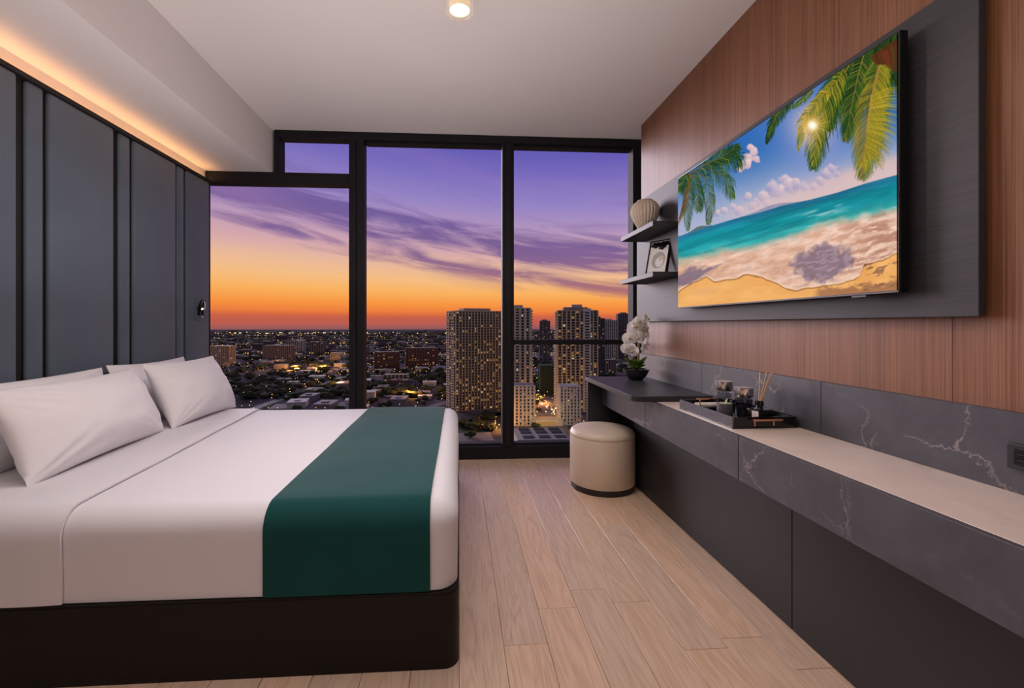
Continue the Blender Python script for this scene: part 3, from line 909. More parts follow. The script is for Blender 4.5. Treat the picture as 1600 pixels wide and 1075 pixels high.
for L_ in (32, 24):
    frond([(1330, 96), (1312, 130), (1298, 164), (1294, 206)], L_, DG + MG, 80, w=.62)
    frond([(1352, 78), (1340, 120), (1330, 170), (1320, 222)], L_ + 6, DG + MG + [(150, 124, 60)], 90, w=.62)
frond([(1318, 108), (1296, 150), (1280, 184), (1270, 266)], 44, DG + MG, 110, w=.62)
frond([(1318, 108), (1296, 150), (1280, 184), (1270, 262)], 30, MG + YG_[1:], 90, w=.6)
frond([(1306, 126), (1280, 156), (1256, 186), (1246, 238)], 20, YG_ + MG[:1], 80, w=.62)
frond([(1380, 84), (1366, 140), (1358, 196), (1346, 282)], 52, MG + YG_[1:2], 110, droop=.5, w=.62)
frond([(1376, 86), (1362, 146), (1354, 206), (1345, 270)], 46, YG_, 120, sides=(-1,), droop=.45, w=.6)
frond([(1372, 120), (1360, 156), (1354, 206), (1347, 262)], 40, YG_[:1] + [(140, 110, 50), (120, 106, 44)], 90, sides=(1,), droop=.5, w=.6)
for q in range(62):                    # the fanned sunlit leaflets reaching the right edge
    f_ = q / 61; x0_, y0_ = 1361 - 9 * f_, 150 + 88 * f_
    an = -.42 + 1.15 * f_ + nr.uniform(-.04, .04); ln = (50 - 12 * f_) * nr.uniform(.85, 1.05)
    mx_, my_ = x0_ + math.cos(an) * ln * .6, y0_ + math.sin(an) * ln * .6
    c = np.array(YG_[q % 4]) * nr.uniform(.85, 1.12)
    stroke((x0_, y0_), (mx_, my_), .55, .85, np.clip(c, 0, 255), .95); stroke((mx_, my_), (mx_ + math.cos(an + .28) * ln * .45, my_ + math.sin(an + .28) * ln * .45), .8, .2, np.clip(c, 0, 255), .95)
stroke((1378, 90), (1362, 150), 1.6, 1.3, (166, 120, 66)); stroke((1362, 150), (1354, 206), 1.2, .9, (190, 140, 62)); stroke((1354, 206), (1345, 276), .8, .4, (150, 116, 60))
for q in range(5): stroke((1346 + q * .8, 262), (1343 + q * 1.4, 281 + q), .6, .2, (120, 100, 60))
# trunk / husk in the upper corner
for q in range(46):
    x = 1362 + q * .95; stroke((x, 88 - q * .62), (x + 7, 100 - q * .1 + q * .05), 2.2, 1.6, (62 + nr.randint(44), 36 + nr.randint(22), 26), .9)
for q in range(30): stroke((1375 + q, 84 - q * .5), (1386 + q * .6, 104 + q * .4), 1.2, .6, (58 + nr.randint(70), 40 + nr.randint(24), 30), .7)
# left-hand palm
for q in range(24): stroke((1079 + nr.uniform(-3, 3) - q * .2, 266 + q * 2.4), (1077.5 - q * .78, 272 + q * 3.4), 3.0, 3.0, (124 + nr.randint(30), 80 + nr.randint(20), 58), .55)
for (pp, L) in ((((1082, 266), (1112, 262), (1134, 280), (1146, 310)), 20), (((1086, 266), (1104, 280), (1110, 320), (1106, 352)), 16), (((1080, 268), (1076, 300), (1074, 336), (1075, 362)), 14),
                (((1092, 262), (1126, 248), (1150, 240), (1156, 262)), 24), (((1100, 258), (1130, 244), (1156, 226)), 20), (((1084, 270), (1090, 300), (1092, 330)), 16), (((1074, 270), (1066, 284), (1062, 300)), 12)):
    frond(pp, L * 1.45, DG + DG + MG + [(120, 140, 40)], 58, w=.5, droop=.85, rach=(110, 90, 44))
for q in range(13): stroke((1081 - q * 1.4, 268 + q * 5.6), (1081 - (q + 1) * 1.4 - (.6 if q > 7 else 0), 268 + (q + 1) * 5.6), 2.6, 2.7, (112 - 9 * (q % 3), 72, 50), .85)
# sun star
for q in range(22):
    an = q / 22 * 2 * PI + .1; ln = 15 + 12 * (q % 2) + nr.uniform(0, 7)
    stroke((SUNX, SUNY), (SUNX + math.cos(an) * ln, SUNY + math.sin(an) * ln * 1.1), 1.3, .2, (255, 206, 110), .42)
ds = np.hypot(PXA - SUNX, PYA - SUNY)
lay(.7 * np.exp(-(ds / 17) ** 1.5), (255, 188, 70)); lay(.5 * np.exp(-(np.hypot((PXA - SUNX + 7) / 9, (PYA - SUNY - 22) / 16)) ** 2), (240, 205, 190)); lay(np.clip(1.3 * np.exp(-(ds / 7) ** 2), 0, 1), (255, 250, 232))
q_ = np.clip(IMG, 0, 255) / 255
LINC = np.where(q_ <= .04045, q_ / 12.92, ((q_ + .055) / 1.055) ** 2.4)
nvx = (TW + 1) * (TH + 1)
vco = np.stack([np.full(nvx, TX) - 1.51, gy.ravel() - 2.165, gz.ravel() - TZ0], 1)
ii, jj = np.mgrid[0:TW, 0:TH]; v0 = (ii * (TH + 1) + jj).ravel()
faces = np.stack([v0, v0 + 1, v0 + TH + 2, v0 + TH + 1], 1)
me = bpy.data.meshes.new('screen')
me.vertices.add(nvx); me.vertices.foreach_set('co', vco.astype('f4').ravel())
me.loops.add(faces.size); me.loops.foreach_set('vertex_index', faces.astype('i4').ravel())
me.polygons.add(len(faces)); me.polygons.foreach_set('loop_start', (np.arange(len(faces)) * 4).astype('i4'))
me.update(calc_edges=True)
ca = me.color_attributes.new('beach', 'FLOAT_COLOR', 'POINT')
ca.data.foreach_set('color', np.concatenate([LINC.reshape(-1, 3), np.ones((nvx, 1))], 1).astype('f4').ravel())
m = bpy.data.materials.new('screen_picture'); m.use_nodes = True
t = NT(m.node_tree)
e = t.n('ShaderNodeEmission', {'Color': t.n('ShaderNodeAttribute', attribute_name='beach').outputs['Color'], 'Strength': 1.0})
t.l(e.outputs[0], t.n('ShaderNodeOutputMaterial').inputs[0])
m.cycles.emission_sampling = 'NONE'
me.materials.append(m)
link('screen', me, tv, (0, 0, 0))

# vase -----------------------------------------------------------
vs = thing('vase', 'beige ribbed round ceramic vase on the upper shelf', 'vase', (1.44, 3.34, 1.962))
prof = [(0, 0), (.036, 0), (.041, .003), (.056, .028), (.076, .062), (.095, .102), (.106, .140), (.106, .165), (.098, .195), (.080, .219), (.062, .230), (.056, .233), (.058, .238), (.054, .239), (.049, .232), (.049, .20), (0, .12)]
obj('body', lathe(BM(), prof, (1.44, 3.34, 1.962), 144, rib=lambda a, z: 1 + (.075 * (abs(math.sin(a * 12)) ** .7) - .06 if .008 < z < .228 else 0)), 'ceramic_beige', vs, smooth=60)
# picture frame --------------------------------------------------
pf = thing('picture_frame', 'small leaning black picture frame with pale print on the lower shelf', 'picture frame', (1.46, 3.20, 1.609), math.radians(-60))
def fr(name, m, *boxes):
    bm = BM()
    for b_ in boxes: box(bm, *b_)
    bm.transform(Matrix.Rotation(-.25, 4, 'X'))
    return obj(name, bm, m, pf, world=False)
fr('frame_border', 'gloss_black', (-.088, -.008, .004, -.080, .014, .272), (.080, -.008, .004, .088, .014, .272), (-.080, -.008, .004, .080, .014, .012), (-.080, -.008, .264, .080, .014, .272))
fr('print', 'petal_paper', (-.080, .0, .012, .080, .004, .264))
fr('back_board', 'reed', (-.086, .014, .006, .086, .020, .270))
def blob(bm, cx, cz, rx, rz_, y, mi, wob=0.0):
    n_ = 22; vv_ = []
    for i in range(n_):
        a = 2 * PI * i / n_; k_ = 1 + wob * math.sin(a * 5 + cx * 90)
        vv_.append(bm.verts.new((cx + rx * k_ * math.cos(a), y, cz + rz_ * k_ * math.sin(a))))
    bm.faces.new(vv_).material_index = mi
bm = BM()
blob(bm, .004, .115, .058, .066, -.0004, 0); blob(bm, .014, .100, .034, .040, -.0008, 1); blob(bm, .026, .128, .022, .020, -.0012, 2)
blob(bm, -.034, .238, .044, .024, -.0005, 3, .12); blob(bm, .036, .240, .042, .022, -.0006, 3, .15); blob(bm, .02, .218, .030, .022, -.0007, 3, .15)
bm.transform(Matrix.Rotation(-.25, 4, 'X'))
obj('print_shapes', bm, ['print_grey', 'petal_paper', 'wax', 'gloss_black'], pf, world=False)
bm = BM(); box(bm, -.03, .080, .002, .03, .084, .165); bm.transform(Matrix.Rotation(.10, 4, 'X'))
obj('easel_leg', bm, 'black_plinth', pf, world=False)

# orchid ---------------------------------------------------------
OC = Vector((1.405, 3.43, .802))
oc = thing('potted_orchid', 'white orchid with green leaves in a black bowl on the black desk', 'plant', OC)
obj('bowl', lathe(BM(), [(0, 0), (.045, 0), (.052, .003), (.080, .034), (.097, .070), (.101, .086), (.097, .086), (.090, .070), (.072, .036), (0, .025)], OC, 40), 'bowl_black', oc, smooth=40)
obj('moss', lathe(BM(), [(.088, .068), (.06, .077), (0, .080)], OC, 24), 'stem_brown', oc, smooth=60)
ro = random.Random(5)


def leaf(an, L, Wd, up, bend):
    bm = BM(); d = Vector((math.cos(an), math.sin(an), 0)); sd_ = Vector((-d.y, d.x, 0))
    def fn(a, b):
        s = a; v = b * 2 - 1
        wd = Wd * math.sin(PI * min(1, .12 + s * .88)) ** .7
        return OC + Vector((0, 0, .072)) + d * (L * s) + Vector((0, 0, up * s - bend * s * s + .012 * abs(v))) + sd_ * wd * v
    grid(bm, 8, 4, fn)
    r_ = bmesh.ops.solidify(bm, geom=bm.faces[:], thickness=.003)
    obj('leaf', bm, 'leaf_green', oc, smooth=60)


for an, L, Wd, up, bd_ in ((3.3, .090, .042, .115, .02), (4.0, .070, .044, .105, .02), (4.9, .060, .044, .085, .01), (5.6, .075, .044, .115, .02), (.2, .100, .040, .120, .02), (2.5, .09, .038, .11, .02), (1.4, .08, .034, .10, .02), (4.45, .085, .034, .045, .01), (5.25, .085, .036, .055, .01), (3.7, .09, .036, .06, .01)):
    leaf(an, L, Wd, up, bd_)
obj('stake', tube(BM(), [OC + Vector((.02, 0, .09)), OC + Vector((.022, .004, .30))], .0085, 8), 'stake_tan', oc, smooth=50)
st1 = [OC + Vector(p) for p in ((0, 0, .09), (.0, .0, .22), (.0, 0, .34), (.02, 0, .42), (.06, 0, .47), (.085, 0, .485))]
obj('flower_stem', tube(BM(), st1, [.005, .005, .004, .004, .003, .002], 8), 'stem_brown', oc, smooth=50)
st2 = [OC + Vector(p) for p in ((-.01, .01, .09), (-.012, .01, .24), (-.03, .01, .30), (-.06, .005, .28), (-.085, 0, .24))]
obj('flower_stem', tube(BM(), st2, [.005, .005, .004, .003, .002], 8), 'stem_brown', oc, smooth=50)


def flower(p, face, size, rollv):
    face = Vector(face).normalized()
    q = face.to_track_quat('Z', 'Y').to_matrix().to_4x4() @ Matrix.Rotation(rollv, 4, 'Z')
    mx = Matrix.Translation(OC + Vector(p) + Vector((.022, 0, .004))) @ q
    bm = BM()
    for i, (an, ln, wd) in enumerate(((PI / 2, 1, .42), (PI / 2 + 2.15, .95, .40), (PI / 2 - 2.15, .95, .40), (.18, 1.0, .68), (PI - .18, 1.0, .68))):
        dv = Vector((math.cos(an), math.sin(an), 0)); sv = Vector((-dv.y, dv.x, 0))
        def fn(a, b, dv=dv, sv=sv, ln=ln, wd=wd, i=i):
            v = b * 2 - 1
            ww = wd * size * math.sin(PI * min(1, .10 + a * .86)) ** .6
            return dv * (ln * size * a) + sv * ww * v + Vector((0, 0, (.10 * size * math.sin(PI * a) - .16 * size * a * a) - .10 * size * v * v + (0.004 if i > 2 else 0)))
        b2 = bmesh.new(); grid(b2, 5, 4, fn); merge(bm, b2)
    bmesh.ops.solidify(bm, geom=bm.faces[:], thickness=.0015)
    bm.transform(mx)
    fl = obj('flower', bm, 'petal_white', oc, smooth=60)
    b2 = BM(); lathe(b2, [(0, 0), (.16 * size, .03 * size), (.2 * size, .2 * size), (.08 * size, .36 * size), (0, .38 * size)], (0, -.05 * size, 0), 10)
    b2.transform(mx)
    obj('lip', b2, 'lip_yellow', fl, smooth=60)


for p, fc, sz, rl_ in (((-.040, -.03, .415), (-.35, -1, .1), .062, .1), ((.022, -.035, .425), (.1, -1, 0), .062, -.2), ((-.012, -.04, .455), (-.2, -1, .35), .054, .3),
                       ((-.085, -.03, .325), (-.5, -1, .1), .060, .1), ((-.028, -.045, .33), (-.1, -1, 0), .062, -.1), ((.040, -.03, .35), (.4, -1, .1), .060, .2),
                       ((.030, -.02, .38), (.2, -1, .3), .046, .5), ((-.100, -.02, .245), (-.6, -1, -.1), .056, .2), ((-.070, -.035, .225), (-.2, -1, -.2), .058, -.3),
                       ((.060, -.015, .285), (.6, -1, -.1), .046, .2), ((-.055, .03, .39), (-.8, -.3, .2), .048, 0), ((.03, .035, .40), (.6, .5, .2), .046, 0), ((.040, -.02, .245), (.2, -1, -.3), .036, .4)):
    flower(p, fc, sz, rl_)
for p in ((.085, 0, .487), (.070, -.012, .47), (.098, -.006, .468), (.078, .01, .498)):
    obj('bud', lathe(BM(), [(0, 0), (.009, .004), (.011, .012), (.006, .022), (0, .026)], OC + Vector(p), 10), 'bud_green', oc, smooth=60)

# stool ----------------------------------------------------------
SX, SY, SR = 1.098, 3.33, .243
so = thing('stool', 'round cream upholstered pouf stool with black base beside the desk', 'stool', (SX, SY, 0))
obj('base', lathe(BM(), [(0, 0), (SR - .012, 0), (SR - .008, .004), (SR - .008, .046), (0, .046)], (SX, SY, 0), 64), 'black_plinth', so, smooth=40)
obj('body', lathe(BM(), [(0, .046), (SR - .004, .046), (SR, .052), (SR, .395), (SR - .001, .398), (0, .398)], (SX, SY, 0), 72), 'cream_leather', so, smooth=40)
obj('seat_cushion', lathe(BM(), [(SR - .004, .397), (SR, .399), (SR + .001, .41), (SR - .008, .432), (SR - .03, .448), (SR - .07, .457), (SR - .14, .461), (0, .463)], (SX, SY, 0), 72), 'cream_leather', so, smooth=60)

# tray and things on it ------------------------------------------
TRX0, TRX1, TRY0, TRY1, TRZ = 1.238, 1.545, 1.93, 2.41, .7665
tr = thing('tray', 'black rectangular tray with grey felt side and copper handles on the cream worktop', 'tray', ((TRX0 + TRX1) / 2, (TRY0 + TRY1) / 2, TRZ))
obj('tray_floor', box(BM(), TRX0, TRY0, TRZ, TRX1, TRY1, TRZ + .008), 'gloss_black', tr)
obj('side_wall', box(BM(), TRX0, TRY0, TRZ + .008, TRX0 + .008, TRY1, TRZ + .052, .001), 'felt_grey', tr)
obj('side_wall', box(BM(), TRX1 - .008, TRY0, TRZ + .008, TRX1, TRY1, TRZ + .052, .001), 'gloss_black', tr)
obj('end_wall', box(BM(), TRX0 + .008, TRY0, TRZ + .008, TRX1 - .008, TRY0 + .008, TRZ + .052, .001), 'gloss_black', tr)
obj('end_wall', box(BM(), TRX0 + .008, TRY1 - .008, TRZ + .008, TRX1 - .008, TRY1, TRZ + .052, .001), 'gloss_black', tr)
for yy, sg in ((TRY0, -1), (TRY1 - .008, 1)):
    bm = BM(); yh = TRY0 - .020 if sg < 0 else TRY1 - .026
    hz = TRZ + .042 if sg < 0 else TRZ + .058
    ya = TRY0 if sg < 0 else TRY1 - .008
    box(bm, 1.322, yh - .004, hz - .004, 1.462, yh + .004, hz + .004, .001)
    for xx in (1.338, 1.428):
        box(bm, xx, min(yh, ya), hz - .004, xx + .007, max(yh, ya) + .002, hz + .003)
        box(bm, xx, min(ya, yh) if sg > 0 else ya - .004, TRZ + .012, xx + .007, (min(ya, yh) if sg > 0 else ya - .004) + .004, hz)
    obj('handle', bm, 'copper', tr)
TZF = TRZ + .008


def jar(loc, R, Hh, label, glassm, fillh, fillm):
    j = thing('jar', label, 'jar', loc, 0, 'chrome-lidded glass jars on the tray')
    L = Vector(loc)
    obj('glass_body', lathe(BM(), [(0, .001), (R - .004, .001), (R, .006), (R, Hh * .64), (R - .002, Hh * .645), (R - .003, Hh * .64), (R - .003, .008), (0, .008)], L, 32), glassm, j, smooth=40)
    obj('collar', lathe(BM(), [(R - .008, Hh * .64), (R - .004, Hh * .64), (R - .004, Hh * .72), (R - .008, Hh * .72)], L, 32), 'jar_glass', j, smooth=40)
    obj('lid', lathe(BM(), [(0, Hh * .71), (R + .002, Hh * .71), (R + .003, Hh * .72), (R + .003, Hh * .99), (R + .001, Hh), (0, Hh)], L, 32), 'chrome', j, smooth=40)
    obj('contents', lathe(BM(), [(0, .009), (R - .005, .009), (R - .005, fillh), (R - .015, fillh + .006), (0, fillh + .008)], L, 24), fillm, j, smooth=40)


jar((1.395, 2.245, TZF), .037, .168, 'chrome-lidded clear glass jar behind the grey candle', 'jar_glass', .045, 'felt_grey')
jar((1.402, 2.095, TZF), .039, .155, 'chrome-lidded smoky glass jar between candle and reed diffuser', 'smoke_glass', .060, 'candle_grey')
cd = thing('candle', 'short grey candle jar with pale wax in front of the jars', 'candle', (1.312, 2.105, TZF))
L = Vector((1.312, 2.105, TZF))
obj('holder', lathe(BM(), [(0, 0), (.034, 0), (.036, .003), (.036, .078), (.033, .079), (.033, .072), (0, .072)], L, 32), 'candle_grey', cd, smooth=40)
obj('wax', lathe(BM(), [(.033, .072), (.030, .0755), (0, .0765)], L, 24), 'wax', cd, smooth=60)
bm = BM(); tube(bm, [L + Vector((.006, 0, .076)), L + Vector((.008, 0, .088)), L + Vector((.014, .002, .100))], [.006, .005, .0005], 6)
obj('wick_flag', bm, 'wick_green', cd, smooth=60)
rd = thing('reed_diffuser', 'black square reed diffuser bottle with pale label and wooden reeds on the tray', 'diffuser', (1.408, 1.99, TZF), math.radians(14))
obj('bottle', box(BM(), -.040, -.036, 0, .040, .036, .070, .006, 2), 'gloss_black', rd, world=False, smooth=30)
obj('bottle_neck', lathe(BM(), [(.017, .070), (.014, .076), (.013, .084), (.018, .086), (.018, .108), (.012, .109), (.012, .086), (0, .086)], (0, 0, 0), 20), 'gloss_black', rd, world=False, smooth=40)
lb = obj('label_sticker', box(BM(), -.0410, -.030, .008, -.0401, .004, .064), 'paper', rd, world=False)
for (za, k0) in ((.050, 3), (.040, 4), (.034, 2), (.026, 4)):
    bm = BM()
    for q in range(k0): box(bm, -.0412, -.024 + q * .006, za - .0014, -.04095, -.024 + q * .006 + .0035 * (1 if q % 2 else .7), za + .0014)
    obj('label_lettering', bm, 'ink', lb, world=False)['kind'] = 'stuff'
for i, (dxx, dyy) in enumerate(((.026, .012), (.037, -.004), (.047, -.012), (.052, .004), (.056, -.014), (.034, .018), (.060, .008))):
    obj('reed', tube(BM(), [(-.004 + i * .001, 0, .080), (dxx, dyy * 1.5, .240 - .003 * (i % 3))], .0024, 7), 'reed', rd, world=False, smooth=60)
pr = thing('paper_roll', 'small white rolled card tied with a copper band at the back of the tray', 'roll', (1.33, 2.34, TZF))
obj('roll', lathe(BM(), [(0, 0), (.0145, 0), (.0145, .135), (0, .135)], (1.285, 2.325, TZF + .027), 20, Matrix.Rotation(PI / 2, 4, 'Y')), 'paper', pr, smooth=40)
obj('band', lathe(BM(), [(.0148, 0), (.0158, 0), (.0158, .007), (.0148, .007)], (1.300, 2.325, TZF + .027), 20, Matrix.Rotation(PI / 2, 4, 'Y')), 'copper', pr, smooth=40)
for xx in (1.300, 1.395): obj('rest', box(BM(), xx, 2.310, TZF, xx + .008, 2.340, TZF + .0135, .001), 'gloss_black', pr)

# ceiling downlight ----------------------------------------------
DL = (0.004, 2.285)
dl = thing('ceiling_light', 'small round glass ceiling light glowing warm on the white ceiling', 'lamp', (DL[0], DL[1], CEIL))
obj('mounting_plate', lathe(BM(), [(0, 2.968), (.050, 2.968), (.050, 2.98), (0, 2.98)], (*DL, 0), 40), 'chrome', dl, smooth=40)
obj('glass_shade', lathe(BM(), [(.072, 2.975), (.072, 2.856), (.069, 2.851), (.062, 2.849), (.056, 2.853), (.056, 2.975)], (*DL, 0), 48), 'lamp_glass', dl, smooth=40)
obj('inner_shell', lathe(BM(), [(.054, 2.974), (.054, 2.862), (.050, 2.862), (.050, 2.974)], (*DL, 0), 40), 'frosted_shell', dl, smooth=40)
obj('bulb', lathe(BM(), [(0, 2.866), (.040, 2.868), (.046, 2.878), (.046, 2.95), (0, 2.955)], (*DL, 0), 32), 'bulb', dl, smooth=40)

lamp('SPOT', 'downlight_bulb', (DL[0], DL[1], 2.842), 44, (1.0, .84, .68), (0, 0, -1), shadow_soft_size=.045, spot_size=math.radians(158), spot_blend=.5)
lamp('POINT', 'downlight_glow', (DL[0], DL[1], 2.90), .8, (1.0, .76, .5), shadow_soft_size=.02)

# ================================================================== CITY BEYOND THE GLASS
GZ = -100.0
def f_ground(t, b):
    v = coords(t)
    a = noisy(t, v, .012, 5, .6); a2 = noisy(t, v, .05, 4, .6)
    f = t.m('ADD', t.m('MULTIPLY', a, .6), t.m('MULTIPLY', a2, .4))
    t.l(t.ramp(f, [(.34, (.060, .060, .050, 1)), (.46, (.11, .098, .098, 1)), (.55, (.21, .175, .18, 1)), (.66, (.15, .13, .13, 1))]), b.inputs['Base Color'])
def f_trees(t, b):
    v = coords(t)
    f = t.m('ADD', t.m('MULTIPLY', noisy(t, v, .02, 2), .6), t.m('MULTIPLY', noisy(t, v, .6, 4), .4))
    t.l(t.ramp(f, [(.35, (.034, .044, .026, 1)), (.55, (.066, .072, .036, 1)), (.7, (.10, .095, .045, 1))]), b.inputs['Base Color'])
def f_houses(t, b):
    rnd = t.n('ShaderNodeNewGeometry').outputs['Random Per Island']
    t.l(t.ramp(rnd, [(0, (.12, .095, .09, 1)), (.35, (.22, .18, .17, 1)), (.6, (.30, .26, .26, 1)), (.8, (.16, .12, .13, 1)), (1, (.42, .38, .37, 1))], 'CONSTANT'), b.inputs['Base Color'])
mat('city_ground', (.06, .06, .05, 1), 1.0, spec=0.0, fn=f_ground)
mat('tree_canopy', (.04, .05, .02, 1), .95, spec=.05, fn=f_trees)
mat('house_mix', (.25, .2, .2, 1), .9, spec=.1, fn=f_houses)
mat('asphalt', (.085, .078, .082, 1), .8, spec=.2, fn=f_plain(.12, .2, 3, 0))
mat('lot_pale', (.22, .19, .19, 1), .9, spec=.2, fn=f_plain(.2, .08, 3, 0))
mat('lawn', (.045, .062, .03, 1), .95, spec=.1, fn=f_plain(.25, .1, 3, 0))
for nm, c in (('concrete_pale', (.62, .54, .44)), ('concrete_pink', (.34, .27, .25)), ('tower_tan', (.56, .46, .34)), ('concrete_grey', (.25, .22, .23)), ('concrete_white', (.62, .57, .55)), ('brick_red', (.20, .105, .095)), ('facade_blue', (.10, .10, .13)), ('concrete_cream', (.62, .50, .38)), ('green_glassy', (.02, .05, .04))):
    mat(nm, c + (1,), .85, spec=.2, fn=f_plain(.10, .15, 3, 0))
mat('tower_glass', (.014, .014, .017, 1), .35, spec=.4, fn=f_plain(.3, .35, 3, 0))
mat('roof_dark', (.06, .055, .06, 1), .9, fn=f_plain(.15, .2, 3, 0))
emit('window_amber', (1.0, .48, .15, 1), .36, False); emit('window_pale', (1.0, .74, .42, 1), .6, False)
emit('lamp_orange', (1.0, .40, .08, 1), 1.7, False); emit('lamp_white', (1.0, .86, .68, 1), 1.5, False); emit('lamp_red', (1.0, .10, .05, 1), .9, False); emit('lamp_gold', (1.0, .60, .14, 1), 1.5, False)

gr = BM()
bmesh.ops.create_grid(gr, x_segments=1, y_segments=1, size=1, matrix=Matrix.Translation((0, 4600, GZ)) @ Matrix.Diagonal((9000, 4400, 1, 1)))
structure('terrain', gr, 'city_ground')


def strip(name, p, q, wd, z, m):
    p, q = Vector(p), Vector(q); d = (q - p).normalized(); nn = Vector((-d.y, d.x)) * wd / 2
    bm = BM(); a = [p + nn, p - nn, q - nn, q + nn]
    lo = [bm.verts.new((v.x, v.y, GZ)) for v in a]; hi = [bm.verts.new((v.x, v.y, GZ + z)) for v in a]
    bm.faces.new(hi)
    for i in range(4): bm.faces.new((lo[i], lo[(i + 1) % 4], hi[(i + 1) % 4], hi[i]))
    return structure(name, bm, m)


def ground_xy(az, tan_):
    Y = (1.24 - GZ) / tan_; return az * Y, Y


ROADS = [((-420, 520), (560, 470), 16), ((46, 380), (30, 1500), 15), ((-330, 900), (500, 840), 14), ((-900, 1500), (900, 1400), 18), ((-260, 330), (-190, 1400), 12), ((110, 380), (180, 1200), 14), ((-900, 2300), (1300, 2250), 20), ((-160, 330), (20, 640), 14)]
for p, q, wd in ROADS: strip('road', p, q, wd, .15 + .02 * len(p), 'asphalt')
for p, q, wd in (((-210, 400), (-60, 470), 60), ((-230, 560), (-120, 575), 34), ((-150, 640), (-60, 650), 26), ((-20, 395), (30, 398), 30)):
    strip('road_lot', p, q, wd, .30, 'lot_pale')
strip('lawn_ground', (-10, 440), (26, 442), 70, .12, 'lawn')

CITY = []   # footprints already taken


def tower(name, label, cat, cx, cy, rz, w_, d_, h, floors, cols, dcols, wallm, lit=.12, z0=GZ, slab=.5, pier=.55, crown=True, glassm='tower_glass', group=None, seed=1, balc=None, litm=('window_amber', 'window_pale'), slabm=None):
    """high-rise: glass core, floor slabs, piers and lit rooms as real geometry; local x along the front"""
    o = thing(name, label, cat, (cx, cy, z0), rz, group)
    r = random.Random(seed); fh = h / floors
    obj('core', box(BM(), -w_ / 2 + .8, -d_ / 2 + .8, 0, w_ / 2 - .8, d_ / 2 - .8, h - .2), glassm, o, world=False)
    bm = BM()
    for f in range(floors + 1):
        z = min(f * fh, h - slab * .5)
        box(bm, -w_ / 2, -d_ / 2, z, w_ / 2, d_ / 2, z + slab)
    s_ = obj('floor_slabs', bm, slabm or wallm, o, world=False); s_['kind'] = 'stuff'
    bm = BM(); pw = w_ / cols
    for c in range(cols + 1):
        xx = -w_ / 2 + pw * c
        for sy in (-1, 1): box(bm, xx - pier * pw * .5, sy * (d_ / 2) - .55, 0, xx + pier * pw * .5, sy * (d_ / 2) + .55, h + .4)
    pd = d_ / dcols
    for c in range(dcols + 1):
        yy = -d_ / 2 + pd * c
        for sx in (-1, 1): box(bm, sx * (w_ / 2) - .55, yy - pier * pd * .4, 0, sx * (w_ / 2) + .55, yy + pier * pd * .4, h + .4)
    s_ = obj('piers', bm, wallm, o, world=False); s_['kind'] = 'stuff'
    for mi, lm in enumerate(litm):
        bm = BM()
        for f in range(floors):
            z = f * fh + slab + .25
            for c in range(cols):
                if r.random() < lit * (.22 if mi else 1) * (1.6 - 1.2 * f / floors):
                    xx = -w_ / 2 + pw * (c + .5); hw = pw * (1 - pier) * .42
                    box(bm, xx - hw, -d_ / 2 + .3, z, xx + hw * r.uniform(.2, 1), -d_ / 2 + .75, z + (fh - slab) * r.uniform(.5, .85))
            for c in range(dcols):
                for sx in (-1, 1):
                    if r.random() < lit * .6:
                        yy = -d_ / 2 + pd * (c + .5); hw = pd * (1 - pier) * .42; x_ = sx * (w_ / 2 - .5)
                        box(bm, x_ - .25, yy - hw, z, x_ + .25, yy + hw, z + (fh - slab) * .7)
        if len(bm.verts): s_ = obj('lit_windows', bm, lm, o, world=False); s_['kind'] = 'stuff'
        else: bm.free()
    if balc:   # projecting balconies on chosen sides
        bm = BM()
        for f in range(1, floors):
            z = f * fh
            for (xa, ya, xb, yb) in balc: box(bm, xa, ya, z, xb, yb, z + 1.1)
        s_ = obj('balconies', bm, slabm or wallm, o, world=False); s_['kind'] = 'stuff'
    if crown:
        obj('roof', box(BM(), -w_ / 2, -d_ / 2, h - .1, w_ / 2, d_ / 2, h + 1.0), wallm, o, world=False)
        obj('penthouse', box(BM(), -w_ * .30, -d_ * .25, h + 1.0, w_ * .22, d_ * .3, h + 4.2), wallm, o, world=False)
    CITY.append((cx, cy, max(w_, d_) * .75))
    return o


tower('apartment_tower', 'wide grid-fronted apartment tower with many lit windows, left of the right mullion', 'tower', 22, 540, math.radians(20), 66, 32, 116.5, 37, 17, 4, 'tower_tan', .16, slab=.75, pier=.36, seed=3,
      balc=[(-34.6, -13, -32.5, -2), (-34.6, 2, -32.5, 13)])
tower('apartment_tower', 'slim pale apartment tower with stacked balconies right beside the right mullion', 'tower', 65, 490, math.radians(-6), 28, 22, 118.5, 38, 5, 3, 'concrete_pale', .12, slab=.7, pier=.5, seed=4,
      balc=[(13, -10, 17, -4), (13, 1, 17, 7), (-4, -13, 4, -10)])
c3 = tower('apartment_tower', 'tall apartment tower with stepped roof and pale central spine', 'tower', 140, 520, math.radians(-8), 46, 26, 117, 37, 9, 4, 'tower_tan', .16, slab=.7, pier=.34, seed=5,
      balc=[(-26, -11, -22, -4), (-26, 2, -22, 9)])
obj('stair_spine', box(BM(), 6, -15.5, 0, 15, -10, 120), 'concrete_white', c3, world=False)
obj('roof_step', box(BM(), -16, -10, 117, 12, 10, 121.5), 'concrete_pink', c3, world=False)
obj('roof_cap', box(BM(), -6, -7, 121.5, 6, 7, 124.8), 'concrete_pale', c3, world=False)
bm = BM()
for f in range(36): box(bm, 8.2, -15.9, 2 + f * 3.2, 12.8, -15.4, 3.5 + f * 3.2)
s_ = obj('spine_windows', bm, 'tower_glass', c3, world=False); s_['kind'] = 'stuff'
tower('podium_wing', 'pale podium wing with rows of windows below the slim tower', 'building', 62, 446, math.radians(-3), 27, 18, 40, 12, 7, 3, 'concrete_white', .12, slab=1.3, pier=.55, crown=False, seed=6)
